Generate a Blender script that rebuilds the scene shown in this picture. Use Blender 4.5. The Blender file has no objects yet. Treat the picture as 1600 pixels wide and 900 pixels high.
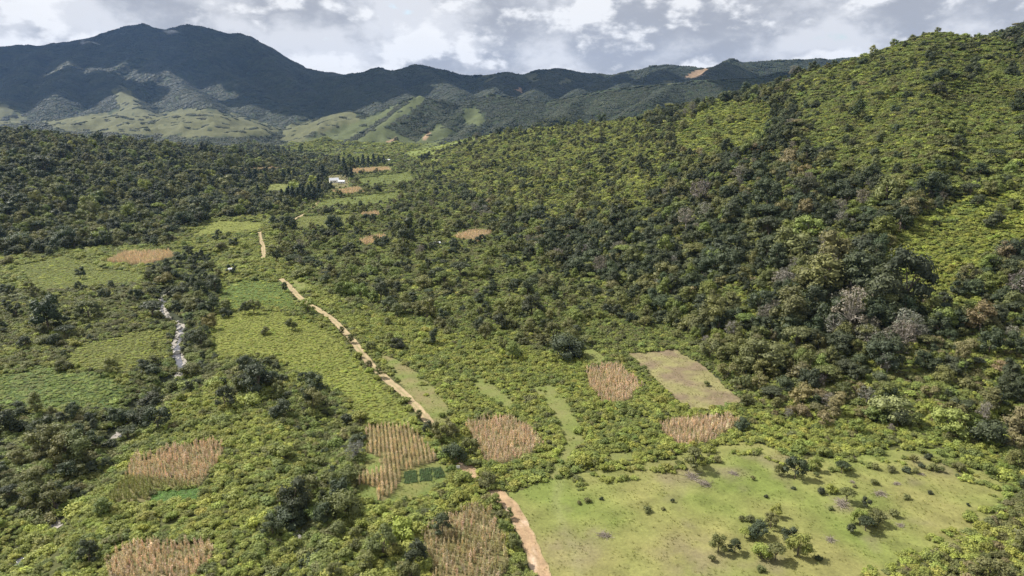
import bpy, math, random
import numpy as np
from mathutils import Vector, Matrix

SC = bpy.context.scene
COL = SC.collection
rng = np.random.default_rng(7)
R = math.radians

# ------------------------------------------------------------------ camera
CAM_H, FPX, YH = 95.0, 1067.0, 190.0            # height over the valley floor, focal length and horizon row (1600x900 px)
PITCH = math.atan((450 - YH) / FPX)
cam_d = bpy.data.cameras.new('camera'); cam = bpy.data.objects.new('camera', cam_d); COL.objects.link(cam)
cam.location = (0, 0, CAM_H); cam.rotation_euler = (math.pi / 2 - PITCH, 0, 0)
cam_d.sensor_width = 36; cam_d.lens = 36 * FPX / 1600; cam_d.clip_start = 1; cam_d.clip_end = 60000
SC.camera = cam

# ------------------------------------------------------------------ sun, sky, exposure
SUN_EL, SUN_AZ = R(47), math.atan2(-0.90, 0.42)   # azimuth from +Y towards +X: the sun stands to the left, a little ahead
sun_dir = Vector((math.sin(SUN_AZ) * math.cos(SUN_EL), math.cos(SUN_AZ) * math.cos(SUN_EL), math.sin(SUN_EL)))
sd = bpy.data.lights.new('sun', 'SUN'); so = bpy.data.objects.new('sun', sd); COL.objects.link(so)
sd.energy = 5.0; sd.angle = R(0.53); sd.color = (1.0, 0.955, 0.88)
so.rotation_euler = sun_dir.to_track_quat('Z', 'Y').to_euler(); so.location = (-300, 100, 600)
SC.view_settings.view_transform = 'Standard'; SC.view_settings.look = 'None'
SC.view_settings.exposure = 0.68; SC.view_settings.gamma = 1
SC.cycles.use_denoising = True; SC.cycles.denoiser = 'OPENIMAGEDENOISE'; SC.cycles.denoising_input_passes = 'RGB_ALBEDO_NORMAL'; SC.cycles.denoising_prefilter = 'NONE'
SC.cycles.max_bounces = 5; SC.cycles.diffuse_bounces = 3; SC.cycles.glossy_bounces = 1
SC.cycles.transmission_bounces = 2; SC.cycles.volume_bounces = 1; SC.cycles.transparent_max_bounces = 8
SC.cycles.use_adaptive_sampling = False
SC.cycles.sample_clamp_indirect = 4


class NT:
    """small node-tree writer"""
    def __init__(s, tree): s.t = tree; s.t.nodes.clear()
    def n(s, typ, ins=None, **kw):
        nd = s.t.nodes.new(typ)
        for k, v in kw.items(): setattr(nd, k, v)
        for k, v in (ins or {}).items():
            sock = nd.inputs[k]
            if isinstance(v, bpy.types.NodeSocket): s.t.links.new(v, sock)
            else: sock.default_value = v
        return nd
    def math(s, op, a, b=0.0, c=0.0, clamp=False):
        return s.n('ShaderNodeMath', {0: a, 1: b, 2: c}, operation=op, use_clamp=clamp).outputs[0]
    def vmath(s, op, a, b=(0, 0, 0)):
        return s.n('ShaderNodeVectorMath', {0: a, 1: b}, operation=op).outputs[0]
    def noise(s, vec, scale, detail=4, rough=.55, dist=0.0):
        return s.n('ShaderNodeTexNoise', {'Vector': vec, 'Scale': scale, 'Detail': detail, 'Roughness': rough, 'Distortion': dist}).outputs['Fac']
    def ramp(s, fac, stops, interp='LINEAR'):
        nd = s.n('ShaderNodeValToRGB', {'Fac': fac}); cr = nd.color_ramp; cr.interpolation = interp
        while len(cr.elements) < len(stops): cr.elements.new(.5)
        for e, (p, c) in zip(cr.elements, stops):
            e.position = p; e.color = (*c, 1) if len(c) == 3 else c
        return nd.outputs['Color']
    def mix(s, fac, a, b, blend='MIX'):
        nd = s.n('ShaderNodeMix', data_type='RGBA', blend_type=blend)
        for k, v in ((0, fac), (6, a), (7, b)):
            if isinstance(v, bpy.types.NodeSocket): s.t.links.new(v, nd.inputs[k])
            else: nd.inputs[k].default_value = (*v, 1) if isinstance(v, tuple) and len(v) == 3 else v
        return nd.outputs[2]
    def smooth(s, v, lo, hi, a=0.0, b=1.0):
        return s.n('ShaderNodeMapRange', {'Value': v, 'From Min': lo, 'From Max': hi, 'To Min': a, 'To Max': b}, interpolation_type='SMOOTHSTEP').outputs[0]


def build_world():
    w = bpy.data.worlds.new('World'); SC.world = w; w.use_nodes = True
    t = NT(w.node_tree)
    sky = t.n('ShaderNodeTexSky', sky_type='NISHITA', sun_disc=False)
    sky.sun_elevation = SUN_EL; sky.sun_rotation = SUN_AZ; sky.air_density = 1.2; sky.dust_density = 1.5
    d = t.n('ShaderNodeTexCoord').outputs['Generated']
    # broken cumulus deck: 3-D noise over the direction sphere, flattened, with relief shading towards the sun
    v = t.vmath('MULTIPLY', d, (1, 1, 1.75))
    v = t.vmath('ADD', v, (3.17, 1.31, 0.42))
    big = t.noise(v, 7.2, 12, .52, .08)
    v2 = t.vmath('ADD', v, (-0.018, 0.008, 0.045))
    big2 = t.noise(v2, 7.2, 12, .52, .08)
    fine = t.noise(v, 26.0, 9, .56, .1); fine2 = t.noise(v2, 26.0, 9, .56, .1)
    dens = t.math('ADD', big, t.math('MULTIPLY', t.math('SUBTRACT', fine, .5), .20))
    relief = t.math('ADD', t.math('SUBTRACT', big, big2), t.math('MULTIPLY', t.math('SUBTRACT', fine, fine2), .30))
    lit = t.smooth(relief, -.03, .10)
    thick = t.smooth(dens, .40, .60)
    base = t.mix(thick, (1.05, 1.06, 1.09), (.68, .70, .75))
    cl = t.mix(t.math('MULTIPLY', lit, .85), base, (1.35, 1.35, 1.35))
    cl = t.mix(t.math('MULTIPLY', t.math('MULTIPLY', thick, t.math('SUBTRACT', 1.0, lit)), .8), cl, (.54, .56, .61))
    cover = t.smooth(dens, .28, .36)
    skyc = sky.outputs[0]
    bg1 = t.n('ShaderNodeBackground', {'Color': skyc, 'Strength': .11})
    bg2 = t.n('ShaderNodeBackground', {'Color': cl, 'Strength': .48})
    mx = t.n('ShaderNodeMixShader', {0: cover, 1: bg1.outputs[0], 2: bg2.outputs[0]})
    t.n('ShaderNodeOutputWorld', {'Surface': mx.outputs[0]})
    w.cycles.sampling_method = 'MANUAL'; w.cycles.sample_map_resolution = 512
build_world()

# ------------------------------------------------------------------ numpy noise and view helpers
def _hash(ix, iy, seed):
    h = (ix.astype(np.int64) * 374761393 + iy.astype(np.int64) * 668265263 + seed * 2147483647) & 0xFFFFFFFF
    h = ((h ^ (h >> 13)) * 1274126177) & 0xFFFFFFFF
    h = ((h ^ (h >> 16)) * 2246822519) & 0xFFFFFFFF
    return (h ^ (h >> 15)) & 0xFFFFFFFF

def gnoise(x, y, seed=0):
    """gradient noise, about -1..1"""
    x = np.asarray(x, float); y = np.asarray(y, float)
    ix = np.floor(x); iy = np.floor(y); fx = x - ix; fy = y - iy
    u = fx * fx * fx * (fx * (fx * 6 - 15) + 10); v = fy * fy * fy * (fy * (fy * 6 - 15) + 10)
    def g(dx, dy):
        a = _hash(ix + dx, iy + dy, seed) * (2 * math.pi / 4294967296.0)
        return np.cos(a) * (fx - dx) + np.sin(a) * (fy - dy)
    n0 = g(0, 0) * (1 - u) + g(1, 0) * u; n1 = g(0, 1) * (1 - u) + g(1, 1) * u
    return (n0 * (1 - v) + n1 * v) * 1.5

def fbm(x, y, seed=0, octv=4, gain=.5):
    s = 0; a = 1; tot = 0
    for o in range(octv):
        s = s + a * gnoise(x * 2 ** o, y * 2 ** o, seed + o * 17); tot += a; a *= gain
    return s / tot

def ridged(x, y, seed=0, octv=4, gain=.5):
    s = 0; a = 1; tot = 0
    for o in range(octv):
        s = s + a * (1 - 2 * np.abs(gnoise(x * 2 ** o, y * 2 ** o, seed + o * 17))); tot += a; a *= gain
    return s / tot

CT, ST = math.cos(PITCH), math.sin(PITCH)
def ray(px, py):
    a = (np.asarray(px, float) - 800) / FPX; b = (450 - np.asarray(py, float)) / FPX
    return a, CT + b * ST, -ST + b * CT                 # world x, y, z
def at_dist(px, py, d):
    """world point seen at pixel, at forward distance d"""
    dx, dy, dz = ray(px, py)
    return dx / dy * d, np.asarray(d, float) + 0 * dx, CAM_H + dz / dy * d
def project(x, y, z):
    dep = y * CT - (z - CAM_H) * ST; up = y * ST + (z - CAM_H) * CT
    dep = np.where(dep < 1, 1, dep)
    return 800 + FPX * x / dep, 450 - FPX * up / dep, dep
def floor_at(px, py):
    dx, dy, dz = ray(px, py); t = -CAM_H / dz
    return dx * t, dy * t

# ------------------------------------------------------------------ terrain
def layer(pts_crest, pts_foot, power):
    """a range: crest (px, py, forward distance) and foot (px, forward distance, height)"""
    c = np.array(pts_crest, float); f = np.array(pts_foot, float)
    x, y, z = at_dist(c[:, 0], c[:, 1], c[:, 2]); sc = x / y
    sf = (f[:, 0] - 800) / FPX / CT
    return dict(s=sc, yc=c[:, 2], zc=z, sf=sf, yf=f[:, 1], zf=f[:, 2], p=power)

RIGHT = layer([(500, 250, 2100), (640, 236, 1800), (740, 214, 1550), (800, 205, 1400), (900, 196, 1250), (1000, 184, 1100), (1100, 162, 1010), (1200, 133, 940),
               (1270, 110, 890), (1350, 91, 840), (1400, 72, 815), (1450, 52, 800), (1480, 50, 800), (1530, 62, 800), (1600, 58, 800), (1800, 0, 760), (2200, -90, 600), (2900, -60, 480)],
              [(500, 2000, 0), (640, 1500, 0), (700, 1000, 0), (760, 740, 0), (850, 560, 0), (950, 400, 0), (1050, 330, 0), (1150, 255, 0), (1300, 225, 0), (1500, 205, 2), (1700, 200, 2), (2200, 170, 2), (2900, 150, 2)], 1.12)
LEFT = layer([(-1300, 150, 900), (-400, 180, 1000), (0, 204, 1100), (100, 213, 1150), (200, 222, 1230), (300, 231, 1350), (400, 240, 1500), (470, 247, 1700), (540, 250, 1800)],
             [(-1300, 420, 0), (-400, 480, 0), (0, 560, 0), (150, 640, 0), (250, 720, 0), (350, 850, 0), (450, 1200, 0), (540, 1500, 0)], 1.0)
MOUND = layer([(-1000, 180, 3200), (0, 188, 3200), (60, 192, 3200), (120, 183, 3200), (180, 179, 3200), (240, 184, 3200), (300, 174, 3200), (340, 177, 3200), (400, 192, 3200), (440, 204, 3200),
               (480, 192, 3100), (520, 181, 3100), (560, 177, 3100), (620, 190, 3100), (700, 230, 3100)],
              [(-1000, 2300, 10), (0, 2300, 10), (400, 2400, 8), (700, 2400, 8)], .9)
PEAK = layer([(380, 236, 2600), (440, 231, 2650), (490, 218, 2700), (540, 200, 2750), (590, 179, 2800), (630, 161, 2850), (655, 151, 2900), (690, 155, 2900), (715, 163, 2950), (760, 150, 3000), (800, 151, 3000),
              (850, 160, 3000), (900, 150, 3000), (960, 140, 3000), (1050, 130, 3000), (1150, 122, 3000), (1290, 108, 3000), (1600, 90, 3000)],
             [(380, 2100, 6), (700, 2050, 6), (1600, 1900, 10)], 2.3)
RANGE = layer([(400, 150, 5000), (480, 126, 5000), (540, 118, 5000), (590, 106, 5000), (615, 109, 5000), (650, 103, 5000), (690, 108, 5000), (720, 117, 5000), (760, 117, 5000), (790, 113, 5000), (815, 118, 5000),
               (840, 110, 5000), (870, 107, 5000), (900, 113, 5000), (950, 118, 5000), (980, 112, 5000), (1020, 103, 5000), (1050, 102, 5000), (1090, 107, 5000), (1120, 104, 5000), (1142, 93, 5000),
               (1160, 98, 5000), (1220, 94, 5000), (1280, 92, 5000), (1600, 85, 5000)],
              [(400, 3500, 30), (1600, 3300, 30)], 1.8)
MASSIF = layer([(-1000, 90, 6400), (-300, 80, 6400), (0, 73, 6400), (60, 71, 6400), (110, 64, 6400), (150, 56, 6400), (180, 44, 6400), (200, 40, 6400), (222, 39, 6400), (245, 46, 6400), (262, 47, 6400), (285, 42, 6400), (315, 41, 6400),
                (335, 46, 6400), (355, 52, 6400), (375, 52, 6400), (395, 59, 6400), (415, 78, 6400), (432, 95, 6400), (460, 104, 6400), (490, 109, 6400), (530, 116, 6400), (580, 128, 6400), (650, 150, 6400)],
               [(-1000, 3300, 40), (0, 3500, 50), (300, 3500, 50), (650, 3900, 50)], 1.7)
BACK = layer([(1200, 300, 1500), (1330, 240, 1500), (1450, 84, 1500), (1540, 56, 1500), (1600, 38, 1500), (1750, 0, 1500), (2600, -20, 1500)], [(1200, 1100, -5), (2600, 1100, -5)], 1.0)
SPURS = [(pts, sl) for sl, L_ in ((.66, [   # crest lines of spurs, pixel and forward distance
    [(655, 153, 2900), (622, 176, 2700), (592, 200, 2500), (562, 222, 2350), (535, 239, 2200)], [(742, 153, 3000), (706, 188, 2700), (682, 203, 2550), (640, 234, 2330)], [(600, 177, 2820), (545, 203, 2620), (472, 232, 2420)],
    [(842, 162, 3000), (800, 186, 2700), (762, 202, 2500)], [(905, 151, 3000), (880, 175, 2600), (850, 190, 2300)], [(1050, 131, 3000), (1010, 158, 2500)], [(790, 153, 3000), (755, 180, 2750), (735, 200, 2500)]]),
  (.52, [[(592, 107, 5000), (606, 130, 4500), (640, 150, 4000)], [(652, 104, 5000), (692, 128, 4400), (725, 144, 3900)], [(872, 108, 5000), (852, 130, 4300), (830, 146, 3900)], [(1050, 103, 5000), (1000, 124, 4300), (950, 140, 3800)], [(1142, 94, 5000), (1108, 114, 4300), (1080, 128, 3800)],
          [(790, 114, 5000), (775, 132, 4300), (770, 146, 3900)], [(980, 113, 5000), (930, 132, 4300), (900, 142, 3900)], [(540, 119, 5000), (560, 145, 4400), (600, 165, 3900)]]),
  (.55, [[(120, 64, 6400), (160, 110, 5200), (185, 138, 4500), (215, 165, 4000), (245, 185, 3650)], [(300, 43, 6400), (325, 100, 5500), (400, 140, 4700), (460, 176, 4000)], [(60, 73, 6400), (40, 115, 5200), (15, 160, 4100)], [(432, 96, 6400), (500, 125, 5400), (560, 155, 4600), (596, 178, 4100)],
          [(215, 41, 6400), (235, 90, 5500), (290, 135, 4600), (330, 165, 3900)], [(0, 74, 6400), (-60, 120, 5000), (-90, 160, 4100)], [(395, 60, 6400), (440, 118, 5300), (500, 150, 4500)], [(150, 57, 6400), (110, 100, 5300), (90, 150, 4200)]])) for pts in L_]
LIST = [(RIGHT, 11, 130, 210, .55), (LEFT, 23, 160, 200, .5), (MOUND, 31, 250, 330, .55), (PEAK, 41, 420, 700, .30), (RANGE, 53, 600, 1300, .30), (MASSIF, 67, 800, 1800, .25), (BACK, 29, 150, 220, .5)]
AMP = [10, 7, 42, 55, 100, 170, 9]

STREAM_PX = [(330, 395), (300, 430), (264, 452), (250, 470), (256, 487), (270, 495), (283, 507), (278, 530), (275, 550), (286, 580), (255, 597), (212, 634), (180, 678), (150, 716), (105, 765), (60, 815), (10, 870)]
BROOK_PX = [(505, 655), (515, 690), (500, 740), (470, 790), (462, 845), (440, 905)]
def poly_floor(pts):
    a = np.array(pts, float); x, y = floor_at(a[:, 0], a[:, 1]); return np.stack([x, y], 1)
STREAM = poly_floor(STREAM_PX); BROOK = poly_floor(BROOK_PX)
def dist_polyline(x, y, P):
    best = np.full(np.shape(x), 1e9)
    for a, b in zip(P[:-1], P[1:]):
        d = b - a; L = d @ d
        t = np.clip(((x - a[0]) * d[0] + (y - a[1]) * d[1]) / L, 0, 1)
        best = np.minimum(best, np.hypot(x - a[0] - t * d[0], y - a[1] - t * d[1]))
    return best

def height_exact(x, y):
    x = np.asarray(x, float); y = np.asarray(y, float)
    yy = np.maximum(y, 30); s = x / (yy + 0.0)
    z = 2.2 * fbm(x / 110, y / 110, 5, 3) + .35 * fbm(x / 14, y / 14, 9, 2)
    z = z * np.clip(y / 150, .3, 1)
    near = y < 900
    ds = np.where(near, dist_polyline(x, y, STREAM), 1e9); z = z - 4.0 * np.exp(-(ds / 9.0) ** 2)
    db = np.where(near, dist_polyline(x, y, BROOK), 1e9); z = z - 3.0 * np.exp(-(db / 7.0) ** 2)
    z = z + 6 * np.clip((y - 1500) / 1500, 0, 1)
    for (L, seed, lx, ly, bump), amp in zip(LIST, AMP):
        yc = np.interp(s, L['s'], L['yc']); zc = np.interp(s, L['s'], L['zc'])
        yf = np.interp(s, L['sf'], L['yf']); zf = np.interp(s, L['sf'], L['zf'])
        t = (yy - yf) / (yc - yf)
        wx = x + 60 * fbm(x / 300, y / 300, seed + 3, 2) * (lx > 200); 
        rn = ridged(wx / lx, y / ly, seed, 5, .48)
        tc = np.clip(t, 0, 1)
        front = zf + (zc - zf) * tc ** L['p']
        env = np.clip(t * 3, 0, 1) * np.clip((1 - t) * 2.2 + bump * .25, 0, 1)
        zz = front + amp * (rn - .25) * env
        back = zc - .42 * (yy - yc) + amp * .3 * rn
        if L is MASSIF or L is RANGE: zz = zz + 14 * fbm(x / 160, y / 160, seed + 9, 3) * np.clip(t * 4, 0, 1)
        zz = np.where(t > 1, back, zz)
        zz = np.where(t < 0, -1e3, zz)
        k = 4.0 if lx < 200 else 12.0                     # smooth maximum
        h = np.clip(.5 + .5 * (zz - z) / k, 0, 1)
        z = z * (1 - h) + zz * h + k * h * (1 - h) * .5
    for pts, sl in SPURS:
        c = np.array(pts, float); X, Y, Z = at_dist(c[:, 0], c[:, 1], c[:, 2]); sub = (y > Y.min() - 900) & (y < Y.max() + 300)
        if not sub.any(): continue
        xs, ys = x[sub], y[sub]; best = np.full(xs.shape, -1e3)
        wob = 40 * fbm(xs / 220, ys / 220, 101, 3) * (Y.max() / 4000)
        for i in range(len(X) - 1):
            dx, dy = X[i + 1] - X[i], Y[i + 1] - Y[i]; t = np.clip(((xs - X[i]) * dx + (ys - Y[i]) * dy) / (dx * dx + dy * dy), 0, 1)
            dd = np.hypot(xs + wob - X[i] - t * dx, ys - Y[i] - t * dy)
            best = np.maximum(best, Z[i] + t * (Z[i + 1] - Z[i]) - sl * np.sqrt(dd * dd + 400) + 10)
        k = 14.0; zs = z[sub]; h = np.clip(.5 + .5 * (best - zs) / k, 0, 1); z[sub] = zs * (1 - h) + best * h + k * h * (1 - h) * .5
    return z

NC, NR, SMAX, YA, YB = 820, 620, 1.12, 26.0, 12500.0     # terrain grid: fan of columns, rows in geometric steps
def build_grid():
    s = np.linspace(-SMAX, SMAX, NC); yy = np.geomspace(YA, YB, NR) - 150
    S, Y = np.meshgrid(s, yy); X = S * (Y + 150)
    return X, Y, height_exact(X, Y)
GX, GY, GZ = build_grid()
def height(x, y):
    """height of the terrain mesh (bilinear on its grid)"""
    x = np.asarray(x, float); y = np.asarray(y, float); w = np.maximum(y + 150, YA)
    u = np.clip((x / w + SMAX) / (2 * SMAX) * (NC - 1), 0, NC - 1.001); v = np.clip(np.log(w / YA) / math.log(YB / YA) * (NR - 1), 0, NR - 1.001)
    i = u.astype(np.int32); j = v.astype(np.int32)
    wj = YA * np.exp(math.log(YB / YA) / (NR - 1) * j); wk = wj * math.exp(math.log(YB / YA) / (NR - 1)); fu = u - i; fv = np.clip((w - wj) / (wk - wj), 0, 1)
    return (GZ[j, i] * (1 - fu) + GZ[j, i + 1] * fu) * (1 - fv) + (GZ[j + 1, i] * (1 - fu) + GZ[j + 1, i + 1] * fu) * fv

def ground_px(px, py):
    """world points where the pixels meet the terrain"""
    px = np.atleast_1d(np.asarray(px, float)); py = np.atleast_1d(np.asarray(py, float))
    dx, dy, dz = ray(px, py)
    ts = np.geomspace(60, 9000, 420)
    X = dx[:, None] * ts; Y = dy[:, None] * ts; Z = CAM_H + dz[:, None] * ts
    under = Z < height(X, Y)
    i = np.where(under.any(1), under.argmax(1), len(ts) - 1); i = np.maximum(i, 1)
    lo = ts[i - 1]; hi = ts[i]
    for _ in range(16):
        m = (lo + hi) / 2; u = CAM_H + dz * m < height(dx * m, dy * m)
        hi = np.where(u, m, hi); lo = np.where(u, lo, m)
    return dx * hi, dy * hi, height(dx * hi, dy * hi)

def inside(px, py, poly):
    P = np.array(poly, float); r = np.zeros(np.shape(px), bool); j = len(P) - 1
    for i in range(len(P)):
        xi, yi = P[i]; xj, yj = P[j]
        if yi != yj:
            c = ((yi > py) != (yj > py)) & (px < (xj - xi) * (py - yi) / (yj - yi) + xi)
            r ^= c
        j = i
    return r

# ------------------------------------------------------------------ land cover
YEL, GRN, BRI, BGR = (.245, .266, .062), (.170, .200, .054), (.275, .308, .060), (.190, .240, .054)
OLI, DRK, GRY, BRN = (.145, .150, .056), (.062, .076, .038), (.205, .190, .160), (.190, .165, .080)
PASTURE = [(795, 772), (868, 748), (955, 735), (1040, 718), (1100, 702), (1175, 686), (1205, 700), (1260, 712), (1330, 715), (1400, 702), (1470, 700), (1500, 728), (1540, 738), (1575, 765), (1560, 795), (1530, 830), (1460, 860),
           (1395, 885), (1380, 905), (1370, 960), (880, 960), (850, 900), (822, 838), (800, 795)]
VERGE = [(588, 552), (620, 562), (650, 580), (685, 612), (703, 640), (706, 660), (684, 668), (660, 640), (625, 600)]
GLADES = [[(735, 592), (755, 585), (775, 605), (800, 625), (805, 640), (780, 635), (750, 615)],
          [(820, 605), (870, 602), (885, 625), (905, 660), (915, 690), (890, 720), (872, 750), (858, 748), (872, 715), (882, 690), (870, 660), (850, 625)],
          [(905, 545), (925, 545), (948, 560), (945, 572), (920, 565)],
          [(455, 437), (475, 437), (480, 455), (462, 458)],
          [(950, 708), (985, 706), (990, 720), (955, 722)]]
FALLOW = [(980, 553), (1055, 546), (1100, 573), (1162, 628), (1120, 638), (1075, 641), (1040, 610)]
CORN = {  # outline, row direction as a pixel the rows run to on the horizon, row gap, plant gap
    'a': ([(193, 752), (205, 722), (270, 700), (350, 692), (345, 715), (312, 762), (242, 766), (233, 784), (168, 786)], 1.0, .9),
    'b': ([(170, 868), (215, 853), (335, 851), (332, 875), (305, 912), (168, 912)], 1.0, .9),
    'c': ([(573, 670), (640, 666), (660, 690), (686, 720), (627, 737), (626, 752), (618, 766), (598, 786), (588, 782), (592, 762), (562, 758), (563, 746), (595, 736), (594, 717), (574, 706)], 1.18, .62),
    'd': ([(727, 664), (750, 655), (795, 653), (828, 670), (850, 697), (820, 716), (790, 727), (762, 728), (745, 700)], 1.0, .9),
    'e': ([(660, 835), (690, 812), (718, 798), (740, 790), (770, 800), (790, 850), (797, 880), (780, 912), (675, 912), (664, 860)], 1.0, .9),
    'f': ([(917, 576), (965, 570), (985, 588), (1005, 605), (988, 620), (972, 634), (940, 628), (920, 604)], 1.0, .9),
    'g': ([(1025, 665), (1060, 656), (1140, 650), (1160, 664), (1110, 690), (1070, 700), (1045, 688)], 1.0, .9),
    'h': ([(165, 410), (195, 396), (265, 394), (276, 402), (225, 416)], 1.3, .7),
    'i': ([(562, 378), (580, 371), (602, 370), (608, 377), (570, 384)], 1.4, .8),
    'j': ([(708, 372), (735, 362), (772, 363), (748, 379)], 1.4, .8),
    'k': ([(563, 336), (590, 331), (600, 337), (572, 341)], 1.6, .9),
    'l': ([(518, 300), (560, 294), (570, 301), (530, 305)], 1.9, 1.1),
    'm': ([(548, 266), (608, 262), (612, 268), (552, 272)], 2.2, 1.3),
    'n': ([(385, 266), (425, 262), (442, 267), (400, 271)], 2.2, 1.3)}
BEDS = [[(631, 738), (650, 735), (653, 754), (632, 757)], [(655, 734), (673, 731), (676, 752), (656, 753)], [(675, 732), (689, 730), (696, 746), (679, 749)]]
BEAN = [(240, 769), (314, 764), (305, 785), (236, 787)]
PLOTGRASS = [(572, 706), (596, 715), (600, 735), (640, 728), (690, 722), (705, 735), (700, 752), (675, 770), (640, 780), (600, 786), (566, 782), (557, 760)]

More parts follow.
